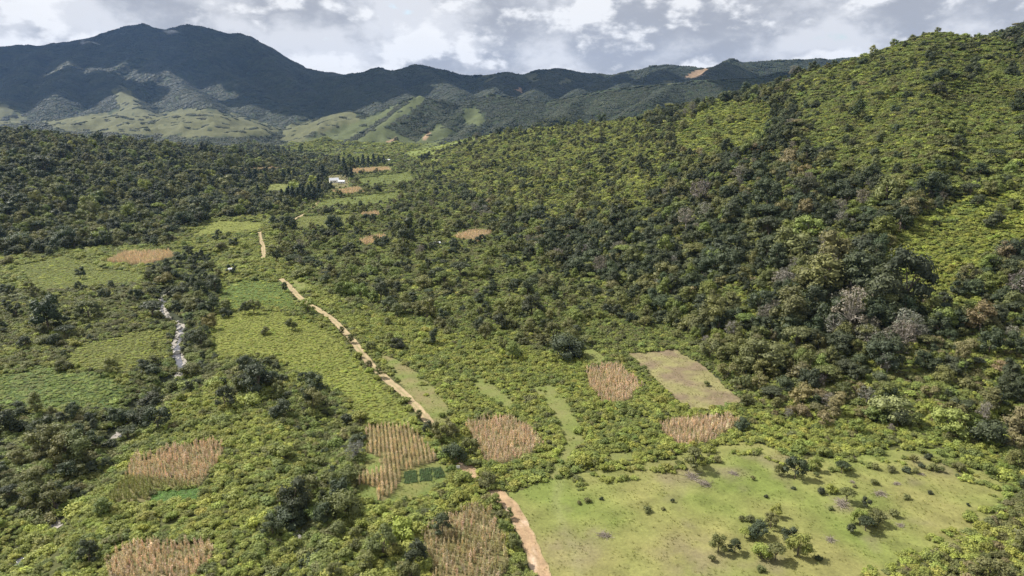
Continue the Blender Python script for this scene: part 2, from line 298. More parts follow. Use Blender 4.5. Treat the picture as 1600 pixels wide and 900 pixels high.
#        name        polygon                                   trees tsize shrubs ssize  tree palette            shrub palette   ground
ZONES = [
 ('scrub', None, .035, 6.5, .96, 1.0, [(OLI, 2), (DRK, 1), (GRN, 1)], [(YEL, 6), (GRN, 2.6), (BRI, 1.2), (OLI, .8)], (.075, .08, .028)),
 ('mixed', [(415, 320), (640, 235), (720, 215), (1000, 470), (1180, 590), (1180, 640), (900, 560), (700, 520), (560, 480), (480, 440), (440, 400)], .30, 5.5, .95, .95, [(OLI, 3), (DRK, 1.5), (GRN, 2), (GRY, .3)], [(YEL, 2), (GRN, 3), (OLI, 3)], (.045, .055, .022)),
 ('hill', [(640, 238), (740, 205), (900, 180), (1100, 140), (1460, 20), (1700, -60), (2600, -200), (2600, 1000), (1640, 800), (1590, 765), (1545, 700), (1440, 690), (1300, 690), (1200, 650), (1175, 590), (1120, 545), (1000, 480), (900, 430), (800, 380), (740, 330), (700, 290)], .76, 7.3, .70, 1.1, [(OLI, 4), (DRK, 4), (GRN, 2), (GRY, .9), (BRN, .5)], [(OLI, 3), (YEL, 3), (GRN, 3)], (.035, .042, .018)),
 ('hillmid', [(650, 255), (760, 215), (1000, 180), (1060, 250), (1010, 330), (870, 345), (760, 315)], .34, 5.4, .95, 1.05, [(OLI, 4), (DRK, 2), (GRN, 2)], [(OLI, 3), (YEL, 3), (GRN, 3)], (.045, .055, .02)),
 ('hillgreen', [(1230, 128), (1350, 85), (1440, 45), (1560, 55), (1660, 180), (1660, 285), (1440, 305), (1340, 280), (1260, 220)], .08, 6.5, .97, 1.15, [(OLI, 3), (DRK, 3), (GRN, 2)], [(YEL, 2), (GRN, 3), (OLI, 3), (BRI, .6)], (.045, .058, .02)),
 ('clearing', [(1050, 195), (1130, 160), (1205, 165), (1200, 215), (1170, 235), (1110, 245), (1055, 240)], .05, 6, .98, 1.05, [(OLI, 3), (DRK, 1)], [(BRI, 1), (YEL, 3), (GRN, 3), (OLI, 1)], (.06, .075, .02)),
 ('clearing', [(1385, 430), (1392, 375), (1430, 345), (1500, 312), (1620, 295), (1640, 380), (1540, 410), (1480, 455), (1430, 470)], .03, 6, .99, 1.0, [(OLI, 3), (DRK, 1)], [(BRI, 3), (YEL, 3), (GRN, 3)], (.065, .085, .02)),
 ('greywood', [(1230, 420), (1330, 390), (1400, 470), (1460, 520), (1400, 560), (1280, 540), (1180, 500)], .85, 8.5, .6, 1.1, [(GRY, 4), (DRK, 3), (OLI, 3)], [(OLI, 3), (YEL, 2)], (.035, .04, .02)),
 ('hillfoot', [(1180, 600), (1420, 560), (1620, 470), (1640, 800), (1590, 765), (1545, 700), (1440, 690), (1300, 690), (1200, 650)], .42, 7.0, .9, 1.1, [(OLI, 3), (DRK, 2), (BRN, 1.2), (GRY, .5), (GRN, 2)], [(YEL, 4), (GRN, 2), (OLI, 2), (BRN, 1)], (.045, .05, .02)),
 ('corner', [(1390, 920), (1400, 885), (1470, 860), (1540, 830), (1570, 790), (1600, 770), (1750, 760), (1750, 960)], .30, 5.5, .95, 1.1, [(OLI, 3), (BRN, 1), (GRY, .8), (DRK, 1)], [(YEL, 3), (OLI, 2), (BRN, 1.5)], (.05, .05, .022)),
 ('lefthill', [(-900, 100), (0, 180), (250, 205), (480, 240), (560, 255), (540, 290), (440, 335), (330, 342), (255, 385), (170, 385), (60, 398), (0, 402), (-900, 430)], .78, 7.5, .8, 1.1, [(OLI, 4), (DRK, 3.2), (GRN, 1.5), (YEL, .7)], [(OLI, 3), (GRN, 2), (YEL, 1)], (.034, .042, .018)),
 ('streamwood', [(250, 400), (320, 400), (345, 470), (320, 540), (345, 570), (330, 600), (250, 640), (200, 700), (140, 770), (60, 830), (0, 790), (-80, 760), (-80, 640), (20, 655), (140, 640), (200, 600), (222, 530), (235, 470), (225, 430)], .40, 5.6, .95, 1.15, [(DRK, 5), (OLI, 3)], [(OLI, 3), (GRN, 2), (DRK, 2)], (.032, .038, .018)),
 ('brookwood', [(350, 570), (430, 560), (520, 590), (570, 640), (568, 740), (555, 790), (530, 830), (500, 910), (405, 910), (425, 820), (455, 740), (470, 680), (420, 640), (350, 620)], .34, 5.2, .92, 1.15, [(DRK, 5), (OLI, 3), (GRY, .7)], [(OLI, 3), (GRN, 2), (YEL, 1.5), (DRK, 1)], (.034, .04, .02)),
 ('brookwood', [(540, 815), (620, 800), (660, 825), (645, 850), (655, 910), (520, 910)], .30, 5.5, .95, 1.1, [(OLI, 3), (DRK, 2)], [(GRN, 2), (YEL, 3), (OLI, 2)], (.04, .048, .02)),
 ('leftscrub', [(-120, 440), (60, 455), (190, 445), (240, 440), (232, 520), (205, 590), (120, 560), (60, 575), (-120, 600)], .17, 5.0, .96, .95, [(OLI, 3), (DRK, 3), (GRN, 1)], [(YEL, 3), (OLI, 3), (GRN, 2)], (.045, .052, .02)),
 ('yard', [(510, 274), (544, 272), (548, 293), (512, 296)], 0, 4, .25, .5, [(OLI, 1)], [(YEL, 1), (OLI, 1)], (.16, .145, .07)),
 ('meadow', [(335, 492), (400, 482), (470, 495), (525, 525), (545, 555), (470, 575), (400, 552), (330, 555)], .006, 4, .99, 0.48, [(OLI, 1)], [(YEL, 3), (BRI, 5)], (.14, .15, .035)),
 ('meadow', [(430, 575), (545, 550), (600, 605), (650, 655), (575, 668), (540, 620), (470, 590)], .006, 4, .99, 0.51, [(OLI, 1)], [(YEL, 3), (BRI, 5)], (.13, .145, .035)),
 ('meadow', [(345, 448), (380, 436), (445, 440), (470, 485), (400, 480), (340, 482)], .008, 4, .99, 0.47, [(OLI, 1)], [(BGR, 3), (BRI, 3)], (.075, .11, .026)),
 ('meadow', [(-40, 595), (60, 575), (170, 585), (205, 610), (180, 640), (90, 640), (-40, 650)], .01, 4, .99, 0.66, [(OLI, 1)], [(BGR, 4), (GRN, 2)], (.06, .09, .026)),
 ('meadow', [(20, 415), (100, 400), (165, 420), (250, 430), (190, 445), (60, 455)], .02, 4, .97, 0.47, [(OLI, 1)], [(BRI, 3), (YEL, 3)], (.085, .10, .026)),
 ('meadow', [(205, 520), (265, 510), (262, 560), (180, 585), (100, 570), (120, 540)], .015, 4, .98, 0.55, [(OLI, 1)], [(YEL, 4), (BRI, 2)], (.085, .092, .026)),
 ('meadow', [(330, 346), (412, 345), (405, 360), (300, 370)], .0, 4, .4, 0.39, [(OLI, 1)], [(BRI, 3), (YEL, 2)], (.14, .155, .035)),
 ('meadow', [(470, 338), (555, 334), (545, 352), (455, 358)], .01, 4, .6, 0.47, [(OLI, 1)], [(BRI, 3), (YEL, 3)], (.10, .11, .032)),
 ('meadow', [(495, 313), (620, 300), (640, 312), (560, 322), (480, 325)], .01, 4, .5, 0.47, [(OLI, 1)], [(BRI, 3), (YEL, 2)], (.095, .115, .032)),
 ('meadow', [(555, 280), (640, 268), (650, 285), (570, 293)], .01, 4, .4, 0.47, [(OLI, 1)], [(BRI, 3), (YEL, 2)], (.095, .115, .032)),
 ('meadow', [(415, 288), (450, 286), (455, 305), (420, 308)], .0, 4, .2, 0.47, [(OLI, 1)], [(BRI, 3)], (.14, .155, .045)),
 ('spurgrass', [(630, 240), (690, 212), (780, 200), (795, 206), (730, 222), (690, 238), (650, 252)], .02, 5, .35, .7, [(OLI, 1)], [(BRI, 2), (YEL, 2)], (.13, .155, .042)),
]
FARGRASS = [  # pale grazed slopes far up the valley
 [(60, 190), (130, 180), (180, 172), (240, 178), (300, 168), (350, 172), (400, 188), (440, 200), (430, 212), (300, 216), (180, 208), (100, 205)],
 [(172, 142), (185, 133), (205, 140), (230, 172), (258, 185), (250, 205), (200, 195)],
 [(-30, 150), (0, 155), (22, 172), (45, 188), (20, 195), (-30, 195)],
 [(430, 218), (450, 195), (500, 182), (550, 172), (566, 186), (510, 208), (460, 225)],
 [(742, 120), (765, 114), (780, 118), (762, 132)], [(815, 118), (838, 112), (845, 124), (828, 132)], [(725, 172), (742, 168), (758, 190), (740, 195)], [(1030, 128), (1060, 122), (1050, 134)], [(860, 135), (885, 120), (900, 128)]]
DARKGRASS = [[(435, 240), (490, 213), (545, 193), (590, 176), (625, 160), (604, 182), (562, 207), (520, 232), (480, 242)], [(530, 240), (566, 213), (600, 190), (640, 158), (656, 148), (666, 154), (655, 165), (622, 186), (604, 198), (640, 217), (662, 232), (640, 241)],
 [(632, 241), (660, 212), (685, 192), (708, 204), (692, 222), (655, 241)], [(722, 172), (742, 166), (760, 190), (745, 200), (725, 190)]]
FARTAN = [[(1068, 120), (1085, 110), (1108, 104), (1100, 118), (1085, 124)], [(800, 140), (815, 134), (818, 146)], [(600, 222), (618, 216), (615, 226)], [(658, 216), (672, 210), (668, 220)]]

def noisy_px(px, py, x, y, dep):
    k = FPX / dep
    return px + k * 3.2 * fbm(x / 11, y / 11, 71, 3) , py + k * 2.2 * fbm(x / 11, y / 11, 83, 3)

def zone_of(x, y, z):
    px, py, dep = project(x, y, z); qx, qy = noisy_px(px, py, x, y, dep)
    zi = np.zeros(np.shape(x), int)
    for i, zn in enumerate(ZONES):
        if zn[1] is None: continue
        k = inside(qx, qy, zn[1])
        if zn[0] in ('mixed', 'hill', 'meadow', 'scrub'): k &= dep < 2300
        zi = np.where(k & (dep > 60), i, zi)
    return zi, px, py, dep

def collection_mask(polys, px, py):
    m = np.zeros(np.shape(px), bool)
    for p in polys: m |= inside(px, py, p)
    return m

ROAD_PX = [(868, 945), (848, 900), (832, 862), (818, 826), (801, 797), (778, 772), (752, 748), (730, 732), (706, 705), (676, 666), (641, 626), (607, 596), (575, 565), (546, 527), (520, 500), (490, 480), (465, 462), (440, 437), (418, 428), (406, 420), (411, 404), (411, 386), (406, 363), (425, 352), (456, 345), (482, 330), (500, 312), (512, 298)]
def spline(P, step):
    P = np.array(P, float); out = []
    Q = np.vstack([2 * P[0] - P[1], P, 2 * P[-1] - P[-2]])
    for i in range(1, len(Q) - 2):
        p0, p1, p2, p3 = Q[i - 1:i + 3]; n = max(2, int(np.hypot(*(p2 - p1)) / step))
        t = np.linspace(0, 1, n, endpoint=False)[:, None]
        out.append(.5 * (2 * p1 + (p2 - p0) * t + (2 * p0 - 5 * p1 + 4 * p2 - p3) * t ** 2 + (3 * p1 - p0 - 3 * p2 + p3) * t ** 3))
    return np.vstack(out + [P[-1:]])
a = np.array(ROAD_PX, float); gx, gy, _ = ground_px(a[:, 0], a[:, 1]); ROAD = spline(np.stack([gx, gy], 1), 1.2)
SS = spline(STREAM, 1.5); BS = spline(BROOK, 1.5)

# ------------------------------------------------------------------ materials
def mat(name):
    m = bpy.data.materials.new(name); m.use_nodes = True; return m, NT(m.node_tree)

def leaf_material(name, translucent=.20, rough=.6):
    m, t = mat(name)
    tint = t.n('ShaderNodeAttribute', attribute_type='INSTANCER', attribute_name='tint').outputs['Color']
    lv = t.n('ShaderNodeAttribute', attribute_type='GEOMETRY', attribute_name='leafvar').outputs['Fac']
    c = t.mix(1.0, tint, t.ramp(lv, [(0, (.55, .60, .6)), (.5, (1, 1, 1)), (1, (1.42, 1.40, 1.25))]), 'MULTIPLY')
    p = t.n('ShaderNodeBsdfPrincipled', {'Base Color': c, 'Roughness': rough, 'Specular IOR Level': .25})
    tr = t.n('ShaderNodeBsdfTranslucent', {'Color': t.mix(1.0, c, (1.15, 1.25, .6), 'MULTIPLY')})
    t.n('ShaderNodeOutputMaterial', {'Surface': t.n('ShaderNodeMixShader', {0: translucent, 1: p.outputs[0], 2: tr.outputs[0]}).outputs[0]})
    return m

def surface_material(name, attr=True, color=(.2, .2, .2), nscale=.9, nvar=.35, bump=.4, bscale=2.0, rough=.9, bdist=.2):
    m, t = mat(name)
    co = t.n('ShaderNodeTexCoord').outputs['Object']
    c = t.n('ShaderNodeAttribute', attribute_type='GEOMETRY', attribute_name='cover').outputs['Color'] if attr else None
    n1 = t.noise(co, nscale, 6, .65); n2 = t.noise(co, nscale * .13, 4, .6)
    var = t.math('ADD', t.math('MULTIPLY', n1, .65), t.math('MULTIPLY', n2, .35))
    var = t.smooth(var, .3, .7, 1 - nvar, 1 + nvar)
    comb = t.n('ShaderNodeCombineColor', {0: var, 1: var, 2: var}).outputs[0]
    c = t.mix(1.0, c if attr else color, comb, 'MULTIPLY')
    nb = t.noise(co, bscale, 5, .65)
    b = t.n('ShaderNodeBump', {'Strength': bump, 'Distance': bdist, 'Height': nb})
    p = t.n('ShaderNodeBsdfPrincipled', {'Base Color': c, 'Roughness': rough, 'Specular IOR Level': .15, 'Normal': b.outputs[0]})
    t.n('ShaderNodeOutputMaterial', {'Surface': p.outputs[0]})
    return m

M_LEAF = leaf_material('foliage')
M_NEEDLE = leaf_material('pine_needles', .08, .65)
M_CORN = leaf_material('dry_corn', .25, .7)
M_BARK = surface_material('bark', False, (.13, .105, .08), 6, .4, .6, 9, .9, .03)
M_PALEBARK = surface_material('pale_bark', False, (.30, .27, .23), 6, .35, .5, 9, .9, .03)
M_GROUND = surface_material('ground_cover', True, nscale=.5, nvar=.35, bump=.7, bscale=.7, bdist=.5)
M_GRASS = surface_material('grazed_grass', True, nscale=1.3, nvar=.22, bump=.55, bscale=2.6, bdist=.16)
M_DIRT = surface_material('road_dirt', True, nscale=1.6, nvar=.22, bump=.6, bscale=3.0, bdist=.12)
M_SOIL = surface_material('field_soil', True, nscale=1.5, nvar=.3, bump=.6, bscale=3, bdist=.15)
M_ROCK = surface_material('river_stone', False, (.36, .34, .31), 1.2, .4, .5, 4, .85, .1)

def simple(name, color, rough=.8, nvar=.15, nscale=3):
    return surface_material(name, False, color, nscale, nvar, .15, 6, rough, .02)

# ------------------------------------------------------------------ object helpers
def tag(o, label=None, cat=None, group=None, kind=None):
    for k, v in (('label', label), ('category', cat), ('group', group), ('kind', kind)):
        if v: o[k] = v
    return o
def mesh_from(name, V, F, mats, fmat=None, attrs=None, smooth=False):
    me = bpy.data.meshes.new(name)
    V = np.asarray(V, np.float32)
    if isinstance(F, np.ndarray):
        n, k = F.shape; loops = F.ravel().astype(np.int32); starts = np.arange(0, n * k, k, dtype=np.int32)
    else:
        loops = np.concatenate([np.asarray(f, np.int32) for f in F]); lens = np.array([len(f) for f in F]); starts = np.concatenate([[0], np.cumsum(lens)[:-1]]).astype(np.int32); n = len(F)
    me.vertices.add(len(V)); me.vertices.foreach_set('co', V.ravel())
    me.loops.add(len(loops)); me.loops.foreach_set('vertex_index', loops)
    me.polygons.add(n); me.polygons.foreach_set('loop_start', starts)
    me.update(calc_edges=True)
    for m in mats: me.materials.append(m)
    if fmat is not None: me.polygons.foreach_set('material_index', np.asarray(fmat, np.int32))
    me.polygons.foreach_set('use_smooth', np.full(n, smooth))
    for k, arr in (attrs or {}).items():
        arr = np.asarray(arr, np.float32)
        if arr.ndim == 2:
            at = me.attributes.new(k, 'FLOAT_COLOR', 'POINT'); at.data.foreach_set('color', np.hstack([arr, np.ones((len(arr), 1), np.float32)]).ravel())
        else:
            at = me.attributes.new(k, 'FLOAT', 'POINT'); at.data.foreach_set('value', arr)
    me.update(); me.validate()
    return me
def put(name, me, parent=None, loc=(0, 0, 0), link=True):
    o = bpy.data.objects.new(name, me); o.location = loc
    if parent: o.parent = parent
    if link: COL.objects.link(o)
    return o

class MB:
    """collects faces of several shapes into one mesh"""
    def __init__(s): s.V = []; s.F = []; s.n = 0; s.lv = []; s.fm = []
    def add(s, V, F, lv=.5, fm=0):
        V = np.asarray(V, float); s.V.append(V); s.F += [[i + s.n for i in f] for f in F]; s.fm += [fm] * len(F)
        s.lv.append(np.full(len(V), lv) if np.isscalar(lv) else lv); s.n += len(V)
    def box(s, c, d, fm=0):
        c = np.array(c, float); d = np.array(d, float) / 2
        V = [c + d * np.array(k) for k in ((-1, -1, -1), (1, -1, -1), (1, 1, -1), (-1, 1, -1), (-1, -1, 1), (1, -1, 1), (1, 1, 1), (-1, 1, 1))]
        s.add(V, [(0, 3, 2, 1), (4, 5, 6, 7), (0, 1, 5, 4), (1, 2, 6, 5), (2, 3, 7, 6), (3, 0, 4, 7)], .5, fm)
    def tube(s, P, rad, k=5, fm=0):
        P = np.array(P, float); n = len(P); rad = np.broadcast_to(rad, n); V = []
        for i in range(n):
            d = P[min(i + 1, n - 1)] - P[max(i - 1, 0)]; d /= np.linalg.norm(d) + 1e-9
            u = np.cross(d, (0.3, 1, 0.2)); u /= np.linalg.norm(u); v = np.cross(d, u)
            for j in range(k):
                a = 2 * math.pi * j / k; V.append(P[i] + rad[i] * (u * math.cos(a) + v * math.sin(a)))
        F = [(i * k + j, i * k + (j + 1) % k, (i + 1) * k + (j + 1) % k, (i + 1) * k + j) for i in range(n - 1) for j in range(k)]
        F.append(tuple(range((n - 1) * k, n * k)))
        s.add(V, F, .5, fm)
    def mesh(s, name, mats, smooth=False):
        return mesh_from(name, np.vstack(s.V), s.F, mats, s.fm, {'leafvar': np.concatenate(s.lv)}, smooth)

PHI = (1 + 5 ** .5) / 2
ICO_V = np.array([(-1, PHI, 0), (1, PHI, 0), (-1, -PHI, 0), (1, -PHI, 0), (0, -1, PHI), (0, 1, PHI), (0, -1, -PHI), (0, 1, -PHI), (PHI, 0, -1), (PHI, 0, 1), (-PHI, 0, -1), (-PHI, 0, 1)]) / math.hypot(1, PHI)
ICO_F = [(0, 11, 5), (0, 5, 1), (0, 1, 7), (0, 7, 10), (0, 10, 11), (1, 5, 9), (5, 11, 4), (11, 10, 2), (10, 7, 6), (7, 1, 8), (3, 9, 4), (3, 4, 2), (3, 2, 6), (3, 6, 8), (3, 8, 9), (4, 9, 5), (2, 4, 11), (6, 2, 10), (8, 6, 7), (9, 8, 1)]

def leaf_clump(mb, rs, c, r, n, size, flat=.8, core=.72, up=.35):
    """leaf faces over a lobe, round a solid inner lobe of the same foliage"""
    c = np.array(c, float)
    if core:
        mb.add(c + ICO_V * r * core * np.array((1, 1, flat)) * rs.uniform(.85, 1.1, (12, 1)), ICO_F, rs.uniform(.4, .65))
    d = rs.normal(size=(n, 3)); d[:, 2] += .35; d /= np.linalg.norm(d, axis=1)[:, None]
    p = c + d * r * np.array((1, 1, flat)) * rs.uniform(.70, 1.22, (n, 1))
    nr = d * .9 + rs.normal(size=(n, 3)) * .30 + np.array((0, 0, up)); nr /= np.linalg.norm(nr, axis=1)[:, None]
    u = np.cross(nr, rs.normal(size=(n, 3))); u /= np.linalg.norm(u, axis=1)[:, None]; v = np.cross(nr, u)
    sz = size * rs.uniform(.65, 1.35, (n, 1))
    lobe = rs.uniform(-.12, .12)
    q = np.stack([p - u * sz * .95, p - v * sz * .55 + nr * sz * .15, p + u * sz * .95, p + v * sz * .55 + nr * sz * .12], 1)
    lv = np.clip(.5 + lobe + rs.normal(size=n) * .2, 0, 1)
    F = np.arange(n * 4).reshape(n, 4).tolist()
    mb.add(q.reshape(-1, 3), F, np.repeat(lv, 4))

def limbs(mb, rs, base_h, tips, r0, k=5, fm=0):
    top = np.array((rs.uniform(-.03, .03), rs.uniform(-.03, .03), base_h))
    mb.tube([(0, 0, -.06), (top[0] * .4, top[1] * .4, base_h * .5), top], [r0 * 1.25, r0, r0 * .8], k, fm)
    for tpt in tips:
        tpt = np.array(tpt); mid = (top + tpt) / 2 + rs.normal(size=3) * .02 + np.array((0, 0, .02))
        mb.tube([top - (0, 0, .02), mid, tpt], [r0 * .6, r0 * .4, r0 * .18], 4, fm)

def make_tree(seed, kind):
    """crown one unit wide; returns (crown mesh, trunk mesh, joined mesh for stands)"""
    rs = np.random.default_rng(seed); cr = MB(); tk = MB(); tips = []
    if kind == 'round':
        ht = rs.uniform(.58, 1.0); nc = int(rs.integers(10, 19)); n = int(1050 / nc); stx = rs.uniform(.75, 1.15); off = rs.uniform(-.07, .07, 2)
        for i in range(nc):
            a = rs.uniform(0, 2 * math.pi); h = i / (nc - 1); rr = .36 * math.sqrt(max(0, 1 - (h * 1.05 - .15) ** 2)) * rs.uniform(.55, 1.1)
            c = (rr * math.cos(a + i * 2.4) * stx + off[0] * h, rr * math.sin(a + i * 2.4) + off[1] * h, ht * (.36 + .5 * h) + rs.uniform(-.08, .06))
            leaf_clump(cr, rs, c, rs.uniform(.09, .23), n, .036, .8)
            if i % 3 == 0: tips.append(c)
        limbs(tk, rs, ht * .34, tips, .028)
    elif kind == 'tall':
        ht = rs.uniform(1.15, 1.5); nc = 15; n = 66
        for i in range(nc):
            h = i / (nc - 1); rr = .30 * math.sin(math.pi * min(1, .2 + h * .75)) * rs.uniform(.5, 1.1); a = i * 2.4 + rs.uniform(-.4, .4)
            c = (rr * math.cos(a), rr * math.sin(a), ht * (.28 + .64 * h)); leaf_clump(cr, rs, c, rs.uniform(.13, .20), n, .036, .95)
            if i % 3 == 0: tips.append(c)
        limbs(tk, rs, ht * .4, tips, .026)
    elif kind == 'sparse':                              # thin grey crown with its branches showing
        ht = rs.uniform(.8, 1.05)
        for i in range(20):
            h = i / 19; a = i * 2.4 + rs.uniform(-.5, .5); rr = .40 * rs.uniform(.3, 1.05) * math.sqrt(max(.05, 1 - (h - .3) ** 2))
            c = (rr * math.cos(a), rr * math.sin(a), ht * (.42 + .55 * h)); leaf_clump(cr, rs, c, rs.uniform(.08, .15), 40, .028, .8, 0.35, .1); tips.append(c)
        limbs(tk, rs, ht * .36, tips, .03)
        tk.fm = [0] * len(tk.fm)
    elif kind == 'umbrella':
        ht = rs.uniform(.75, .95)
        for i in range(15):
            a = i * 2.4; rr = .37 * math.sqrt((i + .5) / 15); c = (rr * math.cos(a), rr * math.sin(a), ht * .8 - rr * rr * .9 + rs.uniform(-.04, .06))
            leaf_clump(cr, rs, c, rs.uniform(.12, .18), 70, .034, .6)
            if i % 2 == 0: tips.append(c)
        limbs(tk, rs, ht * .35, tips, .026)
    elif kind == 'pine':
        ht = rs.uniform(2.0, 2.5)
        for i in range(26):
            h = i / 25; rr = .36 * (1 - h) ** .75 * rs.uniform(.6, 1.1); a = i * 2.4 + rs.uniform(-.5, .5)
            leaf_clump(cr, rs, (rr * math.cos(a), rr * math.sin(a), ht * (.16 + .80 * h)), (.19 - .10 * h) * rs.uniform(.85, 1.2), 44, .045, .75, .7, .1)
        tk.tube([(0, 0, -.06), (0, 0, ht * .5), (0, 0, ht * .93)], [.04, .03, .012], 6)
    elif kind == 'shrub':
        ht = rs.uniform(.55, .8); nc = 9
        for i in range(nc):
            a = i * 2.4 + rs.uniform(-.5, .5); rr = .33 * math.sqrt(i / nc) * rs.uniform(.8, 1.2); c = (rr * math.cos(a), rr * math.sin(a), ht * (.62 - rr * .9) + rs.uniform(-.05, .08))
            leaf_clump(cr, rs, c, rs.uniform(.12, .26), 40, .056, .85, .74, .55)
        tk.tube([(0, 0, -.08), (.01, .02, .2), (.03, 0, .42)], [.03, .024, .015], 4)
        for k in range(3): tk.tube([(0, 0, -.08), (.1 * math.cos(k * 2.1), .1 * math.sin(k * 2.1), .3)], [.02, .012], 4)
    elif kind == 'fern':                                # bracken and low herbs: flat-topped clump of larger fronds
        for i in range(9):
            a = i * 2.4; rr = .40 * math.sqrt(i / 9); c = (rr * math.cos(a), rr * math.sin(a), .20 + rs.uniform(-.04, .07))
            leaf_clump(cr, rs, c, rs.uniform(.14, .2), 34, .072, .75, .7, .7)
    bm = M_PALEBARK if kind == 'sparse' else M_BARK
    lm = M_NEEDLE if kind == 'pine' else M_LEAF
    crown = cr.mesh(kind + '_crown', [lm]); trunk = tk.mesh(kind + '_trunk', [bm], True) if tk.n else None
    jn = MB(); jn.V = cr.V + tk.V; jn.lv = cr.lv + tk.lv; jn.F = cr.F + [[i + cr.n for i in f] for f in tk.F]; jn.fm = [0] * len(cr.F) + [1] * len(tk.F); jn.n = cr.n + tk.n
    return crown, trunk, jn.mesh(kind + '_whole', [lm, bm])

KINDS = ['round', 'round', 'round', 'tall', 'tall', 'umbrella', 'sparse', 'sparse', 'pine', 'pine', 'shrub', 'shrub', 'shrub', 'shrub', 'fern', 'fern', 'fern', 'round', 'round', 'round', 'umbrella', 'round', 'round']
PROTO = [make_tree(100 + i, k) for i, k in enumerate(KINDS)]
I_ROUND, I_TALL, I_UMB, I_SPARSE, I_PINE, I_SHRUB, I_FERN = [0, 1, 2], [3, 4], [5], [6, 7], [8, 9], [10, 11, 12, 13], [14, 15, 16]

def ico_sub():
    V = [tuple(v) for v in ICO_V]; F = []; mid = {}
    def m(a, b):
        k = (min(a, b), max(a, b))
        if k not in mid:
            p = (np.array(V[a]) + np.array(V[b])) / 2; V.append(tuple(p / np.linalg.norm(p))); mid[k] = len(V) - 1
        return mid[k]
    for a, b, c in ICO_F:
        x, y, z = m(a, b), m(b, c), m(c, a); F += [(a, x, z), (x, b, y), (z, y, c), (x, y, z)]
    return np.array(V), F
ICO2_V, ICO2_F = ico_sub()
def far_stand(seed):                                   # a patch of closed forest canopy for slopes kilometres away
    rs = np.random.default_rng(seed); mb = MB()
    for i in range(22):
        a = i * 2.4; rr = 13 * math.sqrt((i + .3) / 22); r = rs.uniform(1.9, 3.5); th = a + seed; c = np.array((rr * math.cos(th), rr * math.sin(th), rs.uniform(.2, 2.4)))
        mb.add(c + ICO2_V * r * np.array((1, 1, .9)) * rs.uniform(.8, 1.15, (len(ICO2_V), 1)), ICO2_F, rs.uniform(.25, .75))
    return mb.mesh('far_stand', [M_LEAF])
FARP = [far_stand(900 + i) for i in range(8)]

def corn_plant(seed):                                  # a hill of three stalks
    rs = np.random.default_rng(seed); mb = MB()
    for st in range(3):
        h = rs.uniform(2.1, 2.9); lean = rs.normal(size=2) * .16; a0 = st * 2.1 + rs.uniform(-.5, .5); foot = np.array((.13 * math.cos(a0), .13 * math.sin(a0), -.1))
        tip = foot + (lean[0], lean[1], h); mb.tube([foot, (foot + tip) / 2, tip], [.045, .04, .02], 3)
        for i in range(8):
            f = .2 + .75 * i / 8; a = i * 2.6 + rs.uniform(-.6, .6); L = rs.uniform(.30, .5); w = rs.uniform(.06, .10)
            d = np.array((math.cos(a), math.sin(a), 0)); sd_ = np.array((-math.sin(a), math.cos(a), 0)) * w; b = foot + (tip - foot) * f
            p1 = b + d * L * .5 + (0, 0, rs.uniform(.05, .25)); p2 = b + d * L * .75 + (0, 0, rs.uniform(-.6, -.25))
            mb.add([b - sd_ * .6, b + sd_ * .6, p1 + sd_, p1 - sd_, p2], [(0, 1, 2, 3), (3, 2, 4)], rs.uniform(.2, .95))
        for i in range(3):
            a = i * 2.1; mb.add([tip, tip + (.03, .03, 0), tip + np.array((.12 * math.cos(a), .12 * math.sin(a), .32))], [(0, 1, 2)], .85)
    return mb.mesh('corn_plant', [M_CORN])
CORNP = [corn_plant(50 + i) for i in range(5)]

def tuft(seed):
    rs = np.random.default_rng(seed); mb = MB()
    for i in range(16):
        a = rs.uniform(0, 6.28); r = rs.uniform(0, .28); b = np.array((r * math.cos(a), r * math.sin(a), -.02)); l = np.array((math.cos(a), math.sin(a), 0))
        s_ = np.array((-math.sin(a), math.cos(a), 0)) * .035; mb.add([b - s_, b + s_, b + l * rs.uniform(.05, .2) + (0, 0, rs.uniform(.15, .34))], [(0, 1, 2)], rs.uniform(.2, .9))
    return mb.mesh('tuft', [M_LEAF])
TUFTP = [tuft(70 + i) for i in range(3)]

